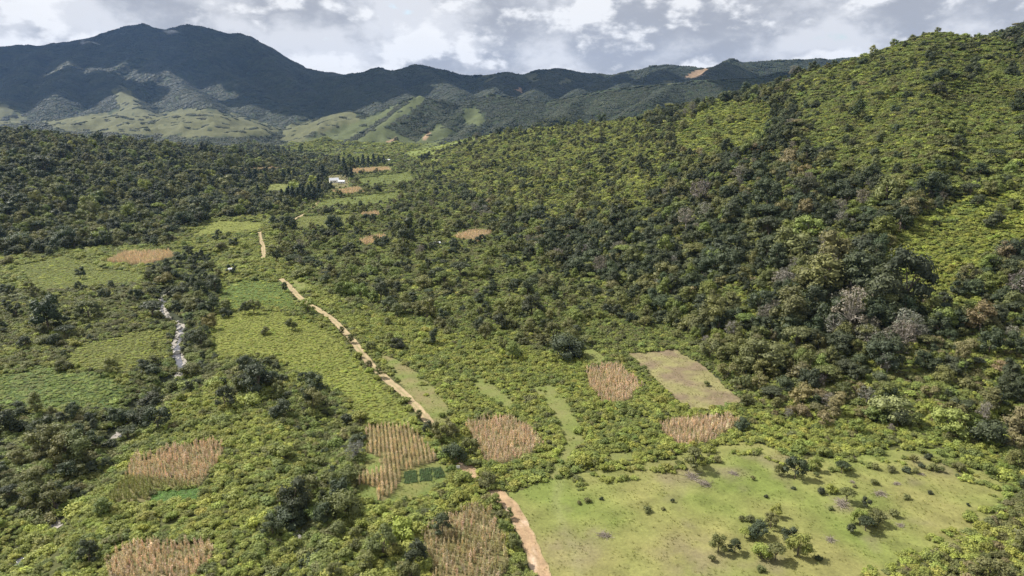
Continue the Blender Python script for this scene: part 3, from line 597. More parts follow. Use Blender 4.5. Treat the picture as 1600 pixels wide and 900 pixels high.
# stuff: one object whose points carry copies of the prototype meshes
def proto_collection(name, meshes):
    c = bpy.data.collections.new(name)
    for i, me in enumerate(meshes): c.objects.link(bpy.data.objects.new('%s_%02d' % (name, i), me))
    return c
PC = {'plant': proto_collection('plant_kinds', [p[2] for p in PROTO]), 'far': proto_collection('far_kinds', FARP), 'corn': proto_collection('corn_kinds', CORNP), 'tuft': proto_collection('tuft_kinds', TUFTP)}
TREES = {}
def gn_tree(key):
    if key in TREES: return TREES[key]
    g = bpy.data.node_groups.new('stand_of_' + key, 'GeometryNodeTree')
    g.interface.new_socket('Geometry', in_out='INPUT', socket_type='NodeSocketGeometry'); g.interface.new_socket('Geometry', in_out='OUTPUT', socket_type='NodeSocketGeometry')
    n = g.nodes; gi = n.new('NodeGroupInput'); go = n.new('NodeGroupOutput'); ip = n.new('GeometryNodeInstanceOnPoints'); ci = n.new('GeometryNodeCollectionInfo')
    ci.inputs['Collection'].default_value = PC[key]; ci.inputs['Separate Children'].default_value = True; ci.inputs['Reset Children'].default_value = True
    def att(nm, dt): a_ = n.new('GeometryNodeInputNamedAttribute'); a_.data_type = dt; a_.inputs['Name'].default_value = nm; return a_.outputs['Attribute']
    L = g.links.new
    L(gi.outputs[0], ip.inputs['Points']); L(ci.outputs[0], ip.inputs['Instance']); ip.inputs['Pick Instance'].default_value = True
    L(att('pick', 'INT'), ip.inputs['Instance Index']); L(att('rot', 'FLOAT_VECTOR'), ip.inputs['Rotation']); L(att('scl', 'FLOAT_VECTOR'), ip.inputs['Scale'])
    L(ip.outputs[0], go.inputs[0]); TREES[key] = g
    return g
def stuff(name, key, P, pick, scl, tint, label, cat, slope=0.0):
    n = len(P)
    if n == 0: return
    me = bpy.data.meshes.new(name); me.vertices.add(n); me.vertices.foreach_set('co', np.asarray(P, np.float32).ravel())
    rot = np.zeros((n, 3), np.float32); rot[:, 2] = rng.uniform(0, 6.28, n); rot[:, :2] = rng.normal(size=(n, 2)) * .06
    if slope:
        e_ = 30.0; hx = (height(P[:, 0] + e_, P[:, 1]) - height(P[:, 0] - e_, P[:, 1])) / (2 * e_); hy = (height(P[:, 0], P[:, 1] + e_) - height(P[:, 0], P[:, 1] - e_)) / (2 * e_)
        L_ = np.sqrt(1 + hx * hx + hy * hy); rot[:, 0] = np.arcsin(np.clip(hy / L_, -1, 1)) * slope; rot[:, 1] = np.arctan2(-hx, 1) * slope; rot[:, 2] = 0
    for nm, tp, fld, arr in (('pick', 'INT', 'value', np.asarray(pick, np.int32)), ('rot', 'FLOAT_VECTOR', 'vector', rot), ('scl', 'FLOAT_VECTOR', 'vector', np.asarray(scl, np.float32)), ('tint', 'FLOAT_COLOR', 'color', np.hstack([tint, np.ones((n, 1))]).astype(np.float32))):
        a_ = me.attributes.new(nm, tp, 'POINT'); a_.data.foreach_set(fld, arr.ravel())
    o = put(name, me); tag(o, label, cat, None, 'stuff')
    md = o.modifiers.new('stand', 'NODES'); md.node_group = gn_tree(key)
    return o

# ------------------------------------------------------------------ terrain mesh
def build_terrain():
    X = GX.ravel(); Y = GY.ravel(); Z = GZ.ravel()
    i = np.arange(NR - 1)[:, None] * NC + np.arange(NC - 1)[None]
    F = np.stack([i, i + 1, i + NC + 1, i + NC], -1).reshape(-1, 4)
    zi, px, py, dep = zone_of(X, Y, Z)
    c = np.array([zn[8] for zn in ZONES])[zi]
    far = np.clip((dep - 2000) / 300, 0, 1)[:, None]
    fc = np.array((.030, .043, .019)) * (1 + .35 * fbm(X / 260, Y / 260, 3, 4))[:, None]
    k = FPX / dep; qx = px + k * 14 * fbm(X / 90, Y / 90, 15, 3); qy = py + k * 9 * fbm(X / 90, Y / 90, 16, 3)
    gr = collection_mask(FARGRASS, qx, qy) & (fbm(X / 70, Y / 70, 19, 3) > -.30); tn = collection_mask(FARTAN, qx, qy)
    fc = np.where(gr[:, None], np.array((.088, .092, .042)) * (1 + .25 * fbm(X / 60, Y / 60, 21, 3))[:, None], fc); dg = collection_mask(DARKGRASS, px + (qx - px) * .35, py + (qy - py) * .35); fc = np.where(dg[:, None], np.array((.072, .086, .034)) * (1 + .3 * fbm(X / 50, Y / 50, 22, 3))[:, None], fc); fc = np.where(tn[:, None], (.24, .165, .10), fc)
    c = c * (1 - far) + fc * far
    c = c * (1 + .25 * fbm(X / 25, Y / 25, 33, 3))[:, None]
    o = put('ground', mesh_from('ground', np.stack([X, Y, Z], 1), F, [M_GROUND], None, {'cover': np.clip(c, 0, 1)}, True))
    tag(o, kind='structure')
build_terrain()

# ------------------------------------------------------------------ draped sheets: pasture, fields, road, stream
def drape(name, poly_px, step, lift, color_fn, m, jitter=.9):
    a_ = np.array(poly_px, float)
    P = np.vstack([a_[i] + (a_[(i + 1) % len(a_)] - a_[i]) * np.linspace(0, 1, 8, endpoint=False)[:, None] for i in range(len(a_))])
    x, y, _ = ground_px(P[:, 0], P[:, 1])
    j = jitter
    poly = np.stack([x + j * fbm(x / 6, y / 6, 91, 2), y + j * 1.6 * fbm(x / 6, y / 6, 92, 2)], 1)
    x0, y0 = poly.min(0) - step; x1, y1 = poly.max(0) + step
    gx_ = np.arange(x0, x1, step); gy_ = np.arange(y0, y1, step); X, Y = np.meshgrid(gx_, gy_); nx = len(gx_)
    cx = (X[:-1, :-1] + step / 2); cy = (Y[:-1, :-1] + step / 2); keep = inside(cx, cy, poly)
    ii, jj = np.nonzero(keep); b = ii * nx + jj; F = np.stack([b, b + 1, b + nx + 1, b + nx], 1)
    u, inv = np.unique(F, return_inverse=True); F = inv.reshape(-1, 4)
    X = X.ravel()[u]; Y = Y.ravel()[u]
    o = put(name, mesh_from(name, np.stack([X, Y, height(X, Y) + lift], 1), F, [m], None, {'cover': np.clip(color_fn(X, Y), 0, 1)}, True))
    tag(o, kind='structure'); return o

_b = np.array([(900, 862, 7), (1085, 872, 9), (1065, 742, 7), (1140, 738, 5), (1315, 790, 4), (1460, 728, 6), (930, 838, 3.5), (880, 850, 5), (1230, 720, 5)], float); _x, _y, _ = ground_px(_b[:, 0], _b[:, 1]); BARE = list(zip(_x, _y, _b[:, 2]))
TRACK = np.stack(ground_px([874, 868, 880, 897, 905], [752, 785, 820, 860, 905])[:2], 1)
def mixc(f, a_, b_):
    f = np.clip(f, 0, 1)[:, None]; return np.array(a_) * (1 - f) + np.array(b_) * f
def grass_color(x, y):
    bare = np.zeros(len(x))
    for bx, by, br in BARE: bare = np.maximum(bare, np.exp(-(((x - bx) ** 2 + (y - by) ** 2) / br ** 2) ** 1.5) * .6)
    tr_ = np.exp(-(dist_polyline(x, y, TRACK) / 1.3) ** 2)
    n = fbm(x / 30, y / 30, 41, 4); n2 = fbm(x / 7, y / 7, 42, 3); n3 = fbm(x / 16, y / 16, 44, 3)
    c = mixc(.5 + n * 1.5, (.135, .165, .041), (.190, .182, .064))
    c = c * (1 + .34 * n2 + .16 * fbm(x / 2.5, y / 2.5, 39, 3))[:, None]
    c = mixc(np.clip((n3 - .26) * 2.2, 0, .6), c, (.175, .150, .088))
    c = mixc(bare * np.clip(.8 + 1.2 * fbm(x / 5, y / 5, 43, 3), 0, 1), c, (.175, .140, .092)); c = mixc(tr_ * .28, c, (.235, .225, .115))
    return c
drape('pasture', PASTURE, .8, .10, grass_color, M_GRASS, 1.6)
drape('grass_verge', VERGE, .7, .08, lambda x, y: mixc(.5 + 1.2 * fbm(x / 9, y / 9, 45, 3), (.13, .155, .042), (.18, .155, .07)), M_GRASS, 1.2)
for g_ in GLADES: drape('grass_clearing', g_, .7, .08, lambda x, y: mixc(.5 + 1.2 * fbm(x / 9, y / 9, 45, 3), (.125, .155, .038), (.165, .165, .06)), M_GRASS, 1.2)
drape('fallow_field', FALLOW, .8, .09, lambda x, y: mixc(.45 + 1.8 * fbm(x / 10, y / 10, 46, 4), (.205, .19, .082), (.165, .128, .08)) * (1 + .3 * fbm(x / 2.2, y / 2.2, 38, 3))[:, None], M_GRASS, .8)
drape('plot_grass', PLOTGRASS, .7, .07, lambda x, y: mixc(.5 + 1.2 * fbm(x / 8, y / 8, 47, 3), (.11, .145, .038), (.165, .155, .054)), M_GRASS, .8)
for k_, (pl, _, _) in CORN.items():
    drape('field_soil', pl, .8 if k_ in 'abcdefg' else 2.0, .12 if k_ in 'abcdefg' else .25, lambda x, y: mixc(.5 + fbm(x / 3, y / 3, 48, 3), (.15, .12, .06), (.115, .12, .045)), M_SOIL, .6)
for b_ in BEDS: drape('crop_bed', b_, .4, .14, lambda x, y: mixc(.5 + fbm(x / 2, y / 2, 49, 3), (.09, .12, .04), (.11, .13, .05)), M_SOIL, .15)
drape('bean_patch', BEAN, .6, .13, lambda x, y: mixc(.5 + fbm(x / 4, y / 4, 50, 3), (.07, .15, .03), (.10, .17, .03)), M_SOIL, .5)

def ribbon(name, P, width, lift, color_fn, m, prof=None, nx=9):
    d = np.gradient(P, axis=0); d /= np.linalg.norm(d, axis=1)[:, None] + 1e-9; nrm = np.stack([d[:, 1], -d[:, 0]], 1)
    u = np.linspace(-1, 1, nx); L = np.concatenate([[0], np.cumsum(np.hypot(*np.diff(P, axis=0).T))])
    w = width(L)
    wl = w * (1 + .45 * fbm(L / 5, L * 0 + 3, 61, 3)); wr = w * (1 + .45 * fbm(L / 5, L * 0 + 9, 62, 3))
    off = np.where(u[None] < 0, wl[:, None], wr[:, None]) * u[None] / 2
    X = (P[:, :1] + nrm[:, :1] * off); Y = (P[:, 1:] + nrm[:, 1:] * off)
    Z = height(X, Y) + lift + (prof(u, L) if prof else 0)
    i = np.arange(len(P) - 1)[:, None] * nx + np.arange(nx - 1)[None]; F = np.stack([i, i + 1, i + nx + 1, i + nx], -1).reshape(-1, 4)[:, ::-1]
    U = np.broadcast_to(u[None], X.shape).ravel(); LL = np.broadcast_to(L[:, None], X.shape).ravel()
    o = put(name, mesh_from(name, np.stack([X.ravel(), Y.ravel(), Z.ravel()], 1), F, [m], None, {'cover': np.clip(color_fn(U, LL, X.ravel(), Y.ravel()), 0, 1)}, True))
    return tag(o, kind='structure')
def road_color(u, L, x, y):
    red = np.clip(1 - (L - 60) / 45, 0, 1)                       # the near stretch is washed-out red soil
    c = mixc(red, (.34, .262, .155), (.33, .225, .135)); c = c * (1 + .38 * fbm(x / 2.2, y / 2.2, 64, 4))[:, None]
    c = mixc(np.clip(fbm(x / 3, y / 5, 65, 3) * 3 - .5, 0, .7) * red, c, (.50, .38, .28))
    strip = np.exp(-(u / .24) ** 2) * (1 - .8 * red) * np.clip(.6 + fbm(L / 14, L * 0, 66, 3), 0, 1); c = mixc(strip * .85, c, (.17, .175, .07)); rut = np.exp(-((np.abs(u) - .5) / .13) ** 2) * np.clip(.4 + fbm(L / 6, u * 0 + 2, 63, 3), 0, 1); c = mixc(rut * .5, c, c * .68)
    edge = np.clip((np.abs(u) - .72) * 4, 0, 1) * .6; return mixc(edge, c, (.20, .18, .085))
ribbon('dirt_road', ROAD, lambda L: 3.3 + .5 * (L < 70) + .0 * L, .20, road_color, M_DIRT, lambda u, L: (.10 * fbm(np.broadcast_to(u[None] * 2, (len(L), len(u))), L[:, None] / 4, 67, 3) * (L[:, None] < 90) - .05 * np.exp(-((np.abs(u[None]) - .45) / .2) ** 2)), 11)

# stream: boulder bed and a sheet of water
ribbon('stream_bed', SS, lambda L: 6.4 + 0 * L, .06, lambda u, L, x, y: mixc(.5 + fbm(x / 3, y / 3, 68, 3), (.22, .20, .17), (.37, .34, .30)), M_DIRT, lambda u, L: .5 * fbm(np.broadcast_to(u[None] * 3, (len(L), len(u))), L[:, None] / 2, 69, 3), 11)
mw, t = mat('stream_water'); co = t.n('ShaderNodeTexCoord').outputs['Object']
foam = t.smooth(t.noise(co, .55, 6, .7, .5), .56, .74)
bp = t.n('ShaderNodeBump', {'Strength': .7, 'Distance': .25, 'Height': t.noise(co, 1.1, 5, .65)})
p = t.n('ShaderNodeBsdfPrincipled', {'Base Color': t.mix(foam, (.10, .10, .115), (.52, .53, .56)), 'Roughness': t.smooth(foam, 0, 1, .12, .8), 'Normal': bp.outputs[0], 'Specular IOR Level': .5})
t.n('ShaderNodeOutputMaterial', {'Surface': p.outputs[0]})
ribbon('stream_water', SS, lambda L: 2.7 + .6 * np.sin(L / 9), .34, lambda u, L, x, y: mixc(u * 0, (.1, .1, .1), (.1, .1, .1)), mw, None, 7)
ribbon('brook_bed', BS, lambda L: 3.2 + 0 * L, .06, lambda u, L, x, y: mixc(.5 + fbm(x / 3, y / 3, 68, 3), (.22, .20, .17), (.34, .31, .28)), M_DIRT, None, 7)

# ------------------------------------------------------------------ scatter
def jitter_grid(y0, y1, gap, smax=.92):
    out = []
    rows = np.arange(y0, y1, gap)
    for r in rows:
        w = smax * (r + 60); n = int(2 * w / gap)
        x = -w + (np.arange(n) + rng.uniform(0, 1, n)) * gap; out.append(np.stack([x, r + rng.uniform(-.8, .8, n) * gap], 1))
    return np.vstack(out)

def terrain_hidden(x, y, z, lift):
    """is the top of a plant hidden by terrain between it and the camera (with a margin)"""
    t_ = np.linspace(.08, .97, 22)[None]
    X = x[:, None] * t_; Y = y[:, None] * t_; Z = CAM_H + (z + lift - CAM_H)[:, None] * t_
    return (height(X, Y) - 6 > Z).any(1)

SHEETS = [PASTURE, VERGE, FALLOW, PLOTGRASS, BEAN] + GLADES + [c_[0] for c_ in CORN.values()] + BEDS
CSHEETS = SHEETS[:]
def pick_palette(zi, which, u):
    out = np.zeros((len(zi), 3))
    for i, zn in enumerate(ZONES):
        k = zi == i
        if not k.any(): continue
        pal = zn[which]; w = np.array([p_[1] for p_ in pal], float); cw = np.cumsum(w / w.sum())
        out[k] = np.array([p_[0] for p_ in pal])[np.minimum(np.searchsorted(cw, u[k]), len(pal) - 1)]
    return out
def patchy(x, y, scale, seed):
    n = np.clip(.5 + .62 * fbm(x / scale, y / scale, seed, 3), 0, .999); r_ = rng.uniform(0, 1, len(x))
    return np.where(rng.uniform(0, 1, len(x)) < .5, n, r_)
def vary(c, s=.16):
    n = len(c); return np.clip(c * np.exp(rng.normal(size=(n, 1)) * s) * np.exp(rng.normal(size=(n, 3)) * np.array((.045, .03, .06))), .004, .85)

def in_view(px, py, mx=110, my=130): return (px > -mx) & (px < 1600 + mx) & (py > -60) & (py < 900 + my)
def piece(px_nodes, step):
    a_ = np.array(px_nodes, float); x, y, _ = ground_px(a_[:, 0], a_[:, 1]); return spline(np.stack([x, y], 1), step)
ROADX = [piece(ROAD_PX[:6], 4), piece(ROAD_PX[9:18], 4), piece(ROAD_PX[20:23], 6), piece([(738, 738), (731, 733)], 3), piece([(452, 346), (468, 338), (482, 330)], 8)]
PATHX = [piece([(90, 793), (91, 840), (85, 880), (80, 905)], 3), piece([(352, 697), (330, 735), (305, 772)], 3), piece([(292, 800), (262, 822), (232, 842)], 3)]
STRX = [piece(STREAM_PX[2:11], 4), piece([(214, 632), (203, 643)], 3), piece([(182, 676), (172, 688)], 3)]
def dist_any(x, y, PP):
    r_ = np.full(np.shape(x), 1e9)
    for P_ in PP: r_ = np.minimum(r_, dist_polyline(x, y, P_))
    return r_

ZN_ = [zn[0] for zn in ZONES]
def scatter(which):
    bands = [(70, 360, 1.15), (360, 700, 1.85), (700, 1300, 3.0), (1300, 2300, 5.6)] if which == 'shrub' else [(70, 420, 4.6), (420, 900, 5.2), (900, 1500, 6.5), (1500, 2350, 8.5)]
    res = []
    for y0, y1, gap in bands:
        P = jitter_grid(y0, y1, gap); x, y = P.T; z = height(x, y)
        px, py, dep = project(x, y, z); k = in_view(px, py); x, y, z = x[k], y[k], z[k]
        zi, px, py, dep = zone_of(x, y, z)
        dens = np.array([zn[2 if which == 'tree' else 4] for zn in ZONES])[zi]
        size = np.array([zn[3 if which == 'tree' else 5] for zn in ZONES])[zi]
        if which == 'tree': dens = dens * np.clip(1 + 1.1 * fbm(x / 45, y / 45, 77, 3), .15, 1.6)
        k = rng.uniform(0, 1, len(x)) < dens
        qx, qy = noisy_px(px, py, x, y, dep)
        open_ = collection_mask(CSHEETS, px + (qx - px) * .4, py + (qy - py) * .4)
        dr = np.where(y < 1300, dist_any(x, y, ROADX), 1e9); ds = np.where(y < 700, dist_any(x, y, STRX), 1e9)
        m_ = 2.5 + .8 * gnoise(x / 4, y / 4, 97) if which == 'shrub' else 5.0
        if which == 'shrub':                                                # stragglers along the pasture edge
            inp = inside(px, py, PASTURE); edge = np.zeros(len(x), bool)
            for ex, ey in ((0, -13), (-16, 0), (16, 0), (0, 12), (14, 10), (30, 12), (40, 0), (0, -24)): edge |= ~inside(px + ex, py + ey, PASTURE) & (px > 900)
            open_ &= ~(inp & edge & (fbm(x / 5, y / 5, 98, 2) > .12))
        if which == 'shrub': open_ |= np.where(y < 400, dist_any(x, y, PATHX), 1e9) < .95
        if which == 'shrub': open_ &= ~(collection_mask([VERGE] + GLADES, px, py) & (fbm(x / 4.5, y / 4.5, 99, 3) > .36))
        open_ |= (dr < m_) | (ds < (2.5 if which == 'shrub' else 3.4))
        if which == 'tree':                                                 # keep crowns out of the plots they would hide
            for dyp in (-8, 12, 26, 40): open_ |= collection_mask([c_[0] for c_ in list(CORN.values())[:7]] + [FALLOW, PASTURE, PLOTGRASS, BEAN, [(930, 520), (1015, 520), (1015, 562), (930, 575)], [(845, 655), (895, 655), (895, 740), (845, 740)]] + BEDS, px, py - dyp * np.clip(220 / dep, 0, 1.3)) & (dep < 420)
        k &= ~open_
        x, y, z, zi, dep, size, px, py = [q[k] for q in (x, y, z, zi, dep, size, px, py)]
        k = ~terrain_hidden(x, y, z, 14 if which == 'tree' else 4)
        x, y, z, zi, dep, size, px, py = [q[k] for q in (x, y, z, zi, dep, size, px, py)]
        n = len(x)
        if which == 'tree':
            diam = size * np.exp(rng.normal(size=n) * .36); col = pick_palette(zi, 6, patchy(x, y, 38, 55)); 
            u = rng.uniform(0, 1, n); pick = np.where(u < .82, rng.choice([0, 1, 2, 17, 18, 19, 21, 22], n), np.where(u < .90, rng.integers(3, 5, n), rng.choice([5, 20], n)))
            grey = np.all(np.abs(col - np.array(GRY)) < 1e-6, 1); pick = np.where(grey, rng.integers(6, 8, n), pick)
            sink = .0
        else:
            diam = 1.85 * size * (gap / 1.15) ** .82 * np.exp(rng.normal(size=n) * .36); col = pick_palette(zi, 7, patchy(x, y, 24, 56))
            mead = np.array([zn[0] in ('meadow', 'clearing', 'spurgrass') for zn in ZONES])[zi]
            pick = np.where(mead & (rng.uniform(0, 1, n) < np.where(np.array(ZN_)[zi] == 'clearing', .25, .85)), rng.integers(14, 17, n), np.where(rng.uniform(0, 1, n) < .16, rng.integers(14, 17, n), rng.integers(10, 14, n)))
        tall = np.exp(rng.normal(size=n) * .14) * np.where((pick == 3) | (pick == 4), .72, .92)
        if which == 'shrub': tall = tall * np.where(np.array(ZN_)[zi] == 'meadow', .7, 1.0)
        if which == 'shrub': tall = tall * np.clip(1.15 / gap, .45, 1) ** .35
        res.append(dict(P=np.stack([x, y, z - .02 * diam], 1), zi=zi, dep=dep, px=px, py=py, pick=pick, scl=np.stack([diam, diam, diam * tall], 1), tint=vary(col)))
    return {k_: np.concatenate([r_[k_] for r_ in res]) for k_ in res[0]}

def individual(name, proto, P, scl, tint, label, cat, group, parts=('crown', 'trunk')):
    e = bpy.data.objects.new(name, None); COL.objects.link(e); e.empty_display_size = .5
    e.location = P; e.rotation_euler = (0, 0, float(rng.uniform(0, 6.28))); e.scale = scl
    tag(e, label, cat, group)
    c = put(parts[0], proto[0], e); c['tint'] = [float(v) for v in tint]
    if proto[1]: put(parts[1], proto[1], e)
    return e

ZN = [zn[0] for zn in ZONES]
PLACE = {'hill': 'in the forest on the steep hillside', 'greywood': 'in the greyish hillside wood', 'hillgreen': 'on the green upper hillside', 'hillmid': 'on the lower hillside above the farms', 'clearing': 'in the bright green hillside clearing', 'hillfoot': 'at the hill foot above the pasture',
         'corner': 'at the wooded pasture corner', 'lefthill': 'in the dark forest across the stream', 'streamwood': 'in the woodland beside the rocky stream', 'brookwood': 'in the dark wooded gully',
         'mixed': 'in the thicket between road and hillside', 'scrub': 'standing among the low valley scrub', 'leftscrub': 'in the clumpy scrub beyond the stream', 'yard': 'in the farmhouse yard', 'meadow': 'in the open bracken meadow', 'spurgrass': 'on the grassy spur'}
KNAME = {'round': ('broadleaf_tree', 'round crowned tree'), 'tall': ('tall_tree', 'narrow crowned tree'), 'umbrella': ('spreading_tree', 'flat topped tree'), 'sparse': ('grey_tree', 'bare branched tree'), 'pine': ('pine_tree', 'dark pine'),
         'shrub': ('shrub', 'leafy shrub'), 'fern': ('bracken_clump', 'bracken clump')}

def look(tint, size, cat):
    r_, g_, b_ = tint; lum = .3 * r_ + .6 * g_ + .1 * b_
    hue = 'greyish' if b_ > .62 * g_ else 'yellowish' if r_ > 1.0 * g_ else 'olive' if r_ > .86 * g_ else 'green'
    tone = 'dark' if lum < .085 else 'mid toned' if lum < .15 else 'bright'
    big = ('small', 'large', 'very large') if cat == 'tree' else ('low', 'large', 'broad'); lim = (6.5, 9) if cat == 'tree' else (2.2, 3.0)
    return '%s %s %s' % (big[0 if size < lim[0] else 1 if size < lim[1] else 2], tone, hue)
def seat(px, py):
    x, y, z = ground_px([px], [py]); return float(x[0]), float(y[0]), float(z[0])
def hand_tree(px, py, wpx, pick, tint, label, group, hs=1.0):
    x, y, z = seat(px, py); dep = float(project(np.array(x), np.array(y), np.array(z))[2]); d = wpx / FPX * dep
    nm = KNAME[KINDS[pick]][0]
    if group and 'pasture' in group:
        lk = look(tint, d, 'tree' if KINDS[pick] != 'shrub' else 'shrub'); label = lk + ' ' + label; group = lk + ' ' + group
    return individual(nm, PROTO[pick], (x, y, z), (d, d, d * hs), vary(np.array([tint]), .12)[0], label, 'shrub' if KINDS[pick] == 'shrub' else 'tree', group)

def place_named_trees():
    # trees and bushes left standing in the pasture: pixel of the foot, crown width in pixels
    big = [(1217, 742, 18), (1242, 748, 33), (1298, 770, 18), (1323, 785, 25), (1354, 795, 18), (1343, 820, 24), (1368, 818, 30), (1352, 830, 26), (1212, 808, 20), (1204, 826, 23), (1184, 838, 34), (1163, 841, 18), (1122, 862, 30),
           (1148, 864, 22), (1191, 872, 32), (1212, 876, 30), (1231, 853, 30), (1246, 868, 36), (1499, 738, 22), (1315, 740, 22), (1272, 735, 22), (1086, 732, 34)]
    small = [(1176, 750, 8), (1283, 772, 14), (1366, 757, 12), (1298, 797, 9), (1330, 832, 16), (1396, 807, 16), (1416, 780, 12), (1453, 772, 8), (1159, 814, 10), (1172, 815, 14), (1279, 876, 12), (1189, 893, 14), (1112, 877, 12), (1197, 778, 7),
             (1011, 800, 14), (1036, 797, 7), (1051, 785, 7), (1367, 733, 13), (1392, 737, 14), (1416, 738, 13), (1427, 722, 13), (1430, 739, 11), (1440, 731, 10), (1457, 735, 15), (1470, 738, 11), (1450, 718, 13), (1109, 714, 9), (1120, 722, 14), (1512, 791, 6),
             (905, 788, 8), (918, 785, 11), (940, 781, 7), (1275, 745, 9), (1335, 762, 7), (1240, 765, 7)]
    for i, (a_, b_, w) in enumerate(big):
        c = (OLI, DRK, YEL)[i % 3]; hand_tree(a_, b_, w * 1.15, (0, 1, 2, 5)[i % 4], np.array(c) * .95, 'bushy tree left standing in the grazed pasture', 'trees scattered in the pasture', 1.0)
    for i, (a_, b_, w) in enumerate(small):
        hand_tree(a_, b_, w * 1.2, 10 + i % 4, np.array((OLI, DRK, OLI)[i % 3]), 'bush dotted in the grazed pasture', 'bushes dotted in the pasture', 1.25)
    T = 'tree'
    hand_tree(1104, 603, 12, 2, OLI, 'lone small tree in the brownish fallow field', None)
    hand_tree(460, 812, 62, 0, DRK, 'very large dark tree standing over the brook gully', None, 1.15)
    hand_tree(692, 836, 36, 1, np.array(DRK) * 1.25, 'round dark tree inside the half green corn plot', None, 1.1)
    hand_tree(445, 456, 14, 3, DRK, 'narrow dark tree at the pale bend of the road', None, .9)
    hand_tree(632, 389, 42, 0, np.array(DRK) * .8, 'broad blackish tree beside a far tan corn strip', None, 1.25)
    for i, (a_, b_, w, k_) in enumerate([(688, 690, 34, 0), (712, 722, 44, 2), (735, 712, 30, 1), (668, 678, 22, 1), (760, 760, 34, 2)]):
        hand_tree(a_, b_, w, k_, np.array((OLI, DRK)[i % 2]), 'dark tree overhanging the road between two corn plots', 'trees over the road between corn plots', 1.05)
    for i, (a_, b_, w) in enumerate([(577, 578, 16), (592, 590, 18), (548, 536, 15), (534, 524, 13), (655, 655, 16), (700, 668, 14)]):
        hand_tree(a_, b_, w, 3 + i % 2, np.array(OLI), 'small roadside tree along the pale straight track', 'roadside trees along the straight track', .8)
    for i, (a_, b_, w) in enumerate([(788, 832, 24), (800, 858, 26), (812, 884, 26), (795, 812, 20), (775, 790, 22)]):
        hand_tree(a_, b_, w, (0, 1, 5)[i % 3], np.array((GRN, OLI)[i % 2]), 'green tree edging the washed out red road', 'trees edging the red road', 1.0)
    for i, (a_, b_, w) in enumerate([(383, 491, 20), (397, 490, 24), (352, 496, 22), (126, 436, 20), (610, 535, 18), (620, 545, 26), (415, 605, 36), (490, 640, 36), (440, 650, 40), (482, 632, 34), (580, 550, 18), (250, 660, 20), (70, 690, 44), (105, 720, 50), (30, 640, 22)]):
        hand_tree(a_, b_, w, (0, 1, 2)[i % 3], np.array((DRK, OLI, DRK)[i % 3]), 'dark rounded tree rising over the valley bracken', 'dark trees over the bracken', 1.0)
    pines = [(441, 318, 10), (450, 317, 11), (458, 319, 12), (466, 317, 11), (474, 316, 11), (483, 315, 12), (492, 314, 10), (499, 310, 11), (452, 311, 9), (470, 309, 10), (487, 306, 10), (400, 290, 12), (391, 283, 9), (409, 284, 9), (416, 288, 8), (404, 310, 10),
             (443, 283, 8), (452, 282, 9), (460, 281, 8), (505, 284, 12), (498, 294, 9), (541, 280, 10), (549, 281, 9), (538, 268, 10), (530, 262, 8), (560, 262, 8), (568, 262, 9), (576, 261, 8), (584, 261, 9), (592, 260, 8), (600, 259, 7), (553, 261, 7), (545, 258, 7)]
    for i, (a_, b_, w) in enumerate(pines):
        near = b_ >= 300
        hand_tree(a_, b_, w * 1.55, 8 + i % 2, np.array((.030, .050, .026)), 'dark pine in the grove below the white farmhouse' if near else 'dark pine in the rows around the white farmhouse', 'pines of the grove below the farmhouse' if near else 'pines around the farmhouse', .62)
place_named_trees()

def place_plants():
    tr = scatter('tree'); sh = scatter('shrub')
    for name, S, cat in (('tree', tr, 'tree'), ('shrub', sh, 'shrub')):
        vis = (S['px'] > 6) & (S['px'] < 1594) & (S['py'] > 20) & (S['py'] < 905)
        score = np.where(vis, S['scl'][:, 0] / S['dep'], 0); top = np.argsort(-score)[:300]
        for i in top:
            k_ = KINDS[S['pick'][i]]; zn = ZN[S['zi'][i]]; nm, lab = KNAME[k_]
            individual(nm, PROTO[S['pick'][i]], S['P'][i], S['scl'][i], S['tint'][i], look(S['tint'][i], S['scl'][i][0], name) + ' ' + lab + ' ' + PLACE[zn], cat if k_ != 'fern' else 'bracken', look(S['tint'][i], S['scl'][i][0], name) + ' ' + lab + 's ' + PLACE[zn])
        rest = np.ones(len(score), bool); rest[top] = False
        for k_ in S: S[k_] = S[k_][rest]
    zt = np.array(ZN)
    print('trees', len(tr['P']), 'shrubs', len(sh['P']))
    sets = [(('hill', 'hillmid', 'greywood', 'hillgreen', 'hillfoot', 'corner', 'clearing', 'spurgrass'), 'hillside_forest', 'dense mixed forest covering the steep hillside above the pasture', 'hillside_scrub', 'green undergrowth and scrub on the steep hillside'),
            (('lefthill',), 'dark_forest', 'dark forest on the low hill across the stream', 'dark_undergrowth', 'undergrowth of the dark forest across the stream'),
            (('leftscrub', 'yard', 'streamwood', 'brookwood', 'mixed', 'scrub', 'meadow'), 'valley_woodland', 'scattered trees and thickets on the valley floor', 'valley_scrub', 'yellow green bracken and scrub covering the valley floor')]
    for zs, n1, l1, n2, l2 in sets:
        for S, nm, lb, ct in ((tr, n1, l1, 'forest'), (sh, n2, l2, 'scrub')):
            k = np.isin(zt[S['zi']], zs); stuff(nm, 'plant', S['P'][k], S['pick'][k], S['scl'][k], S['tint'][k], lb, ct)
place_plants()

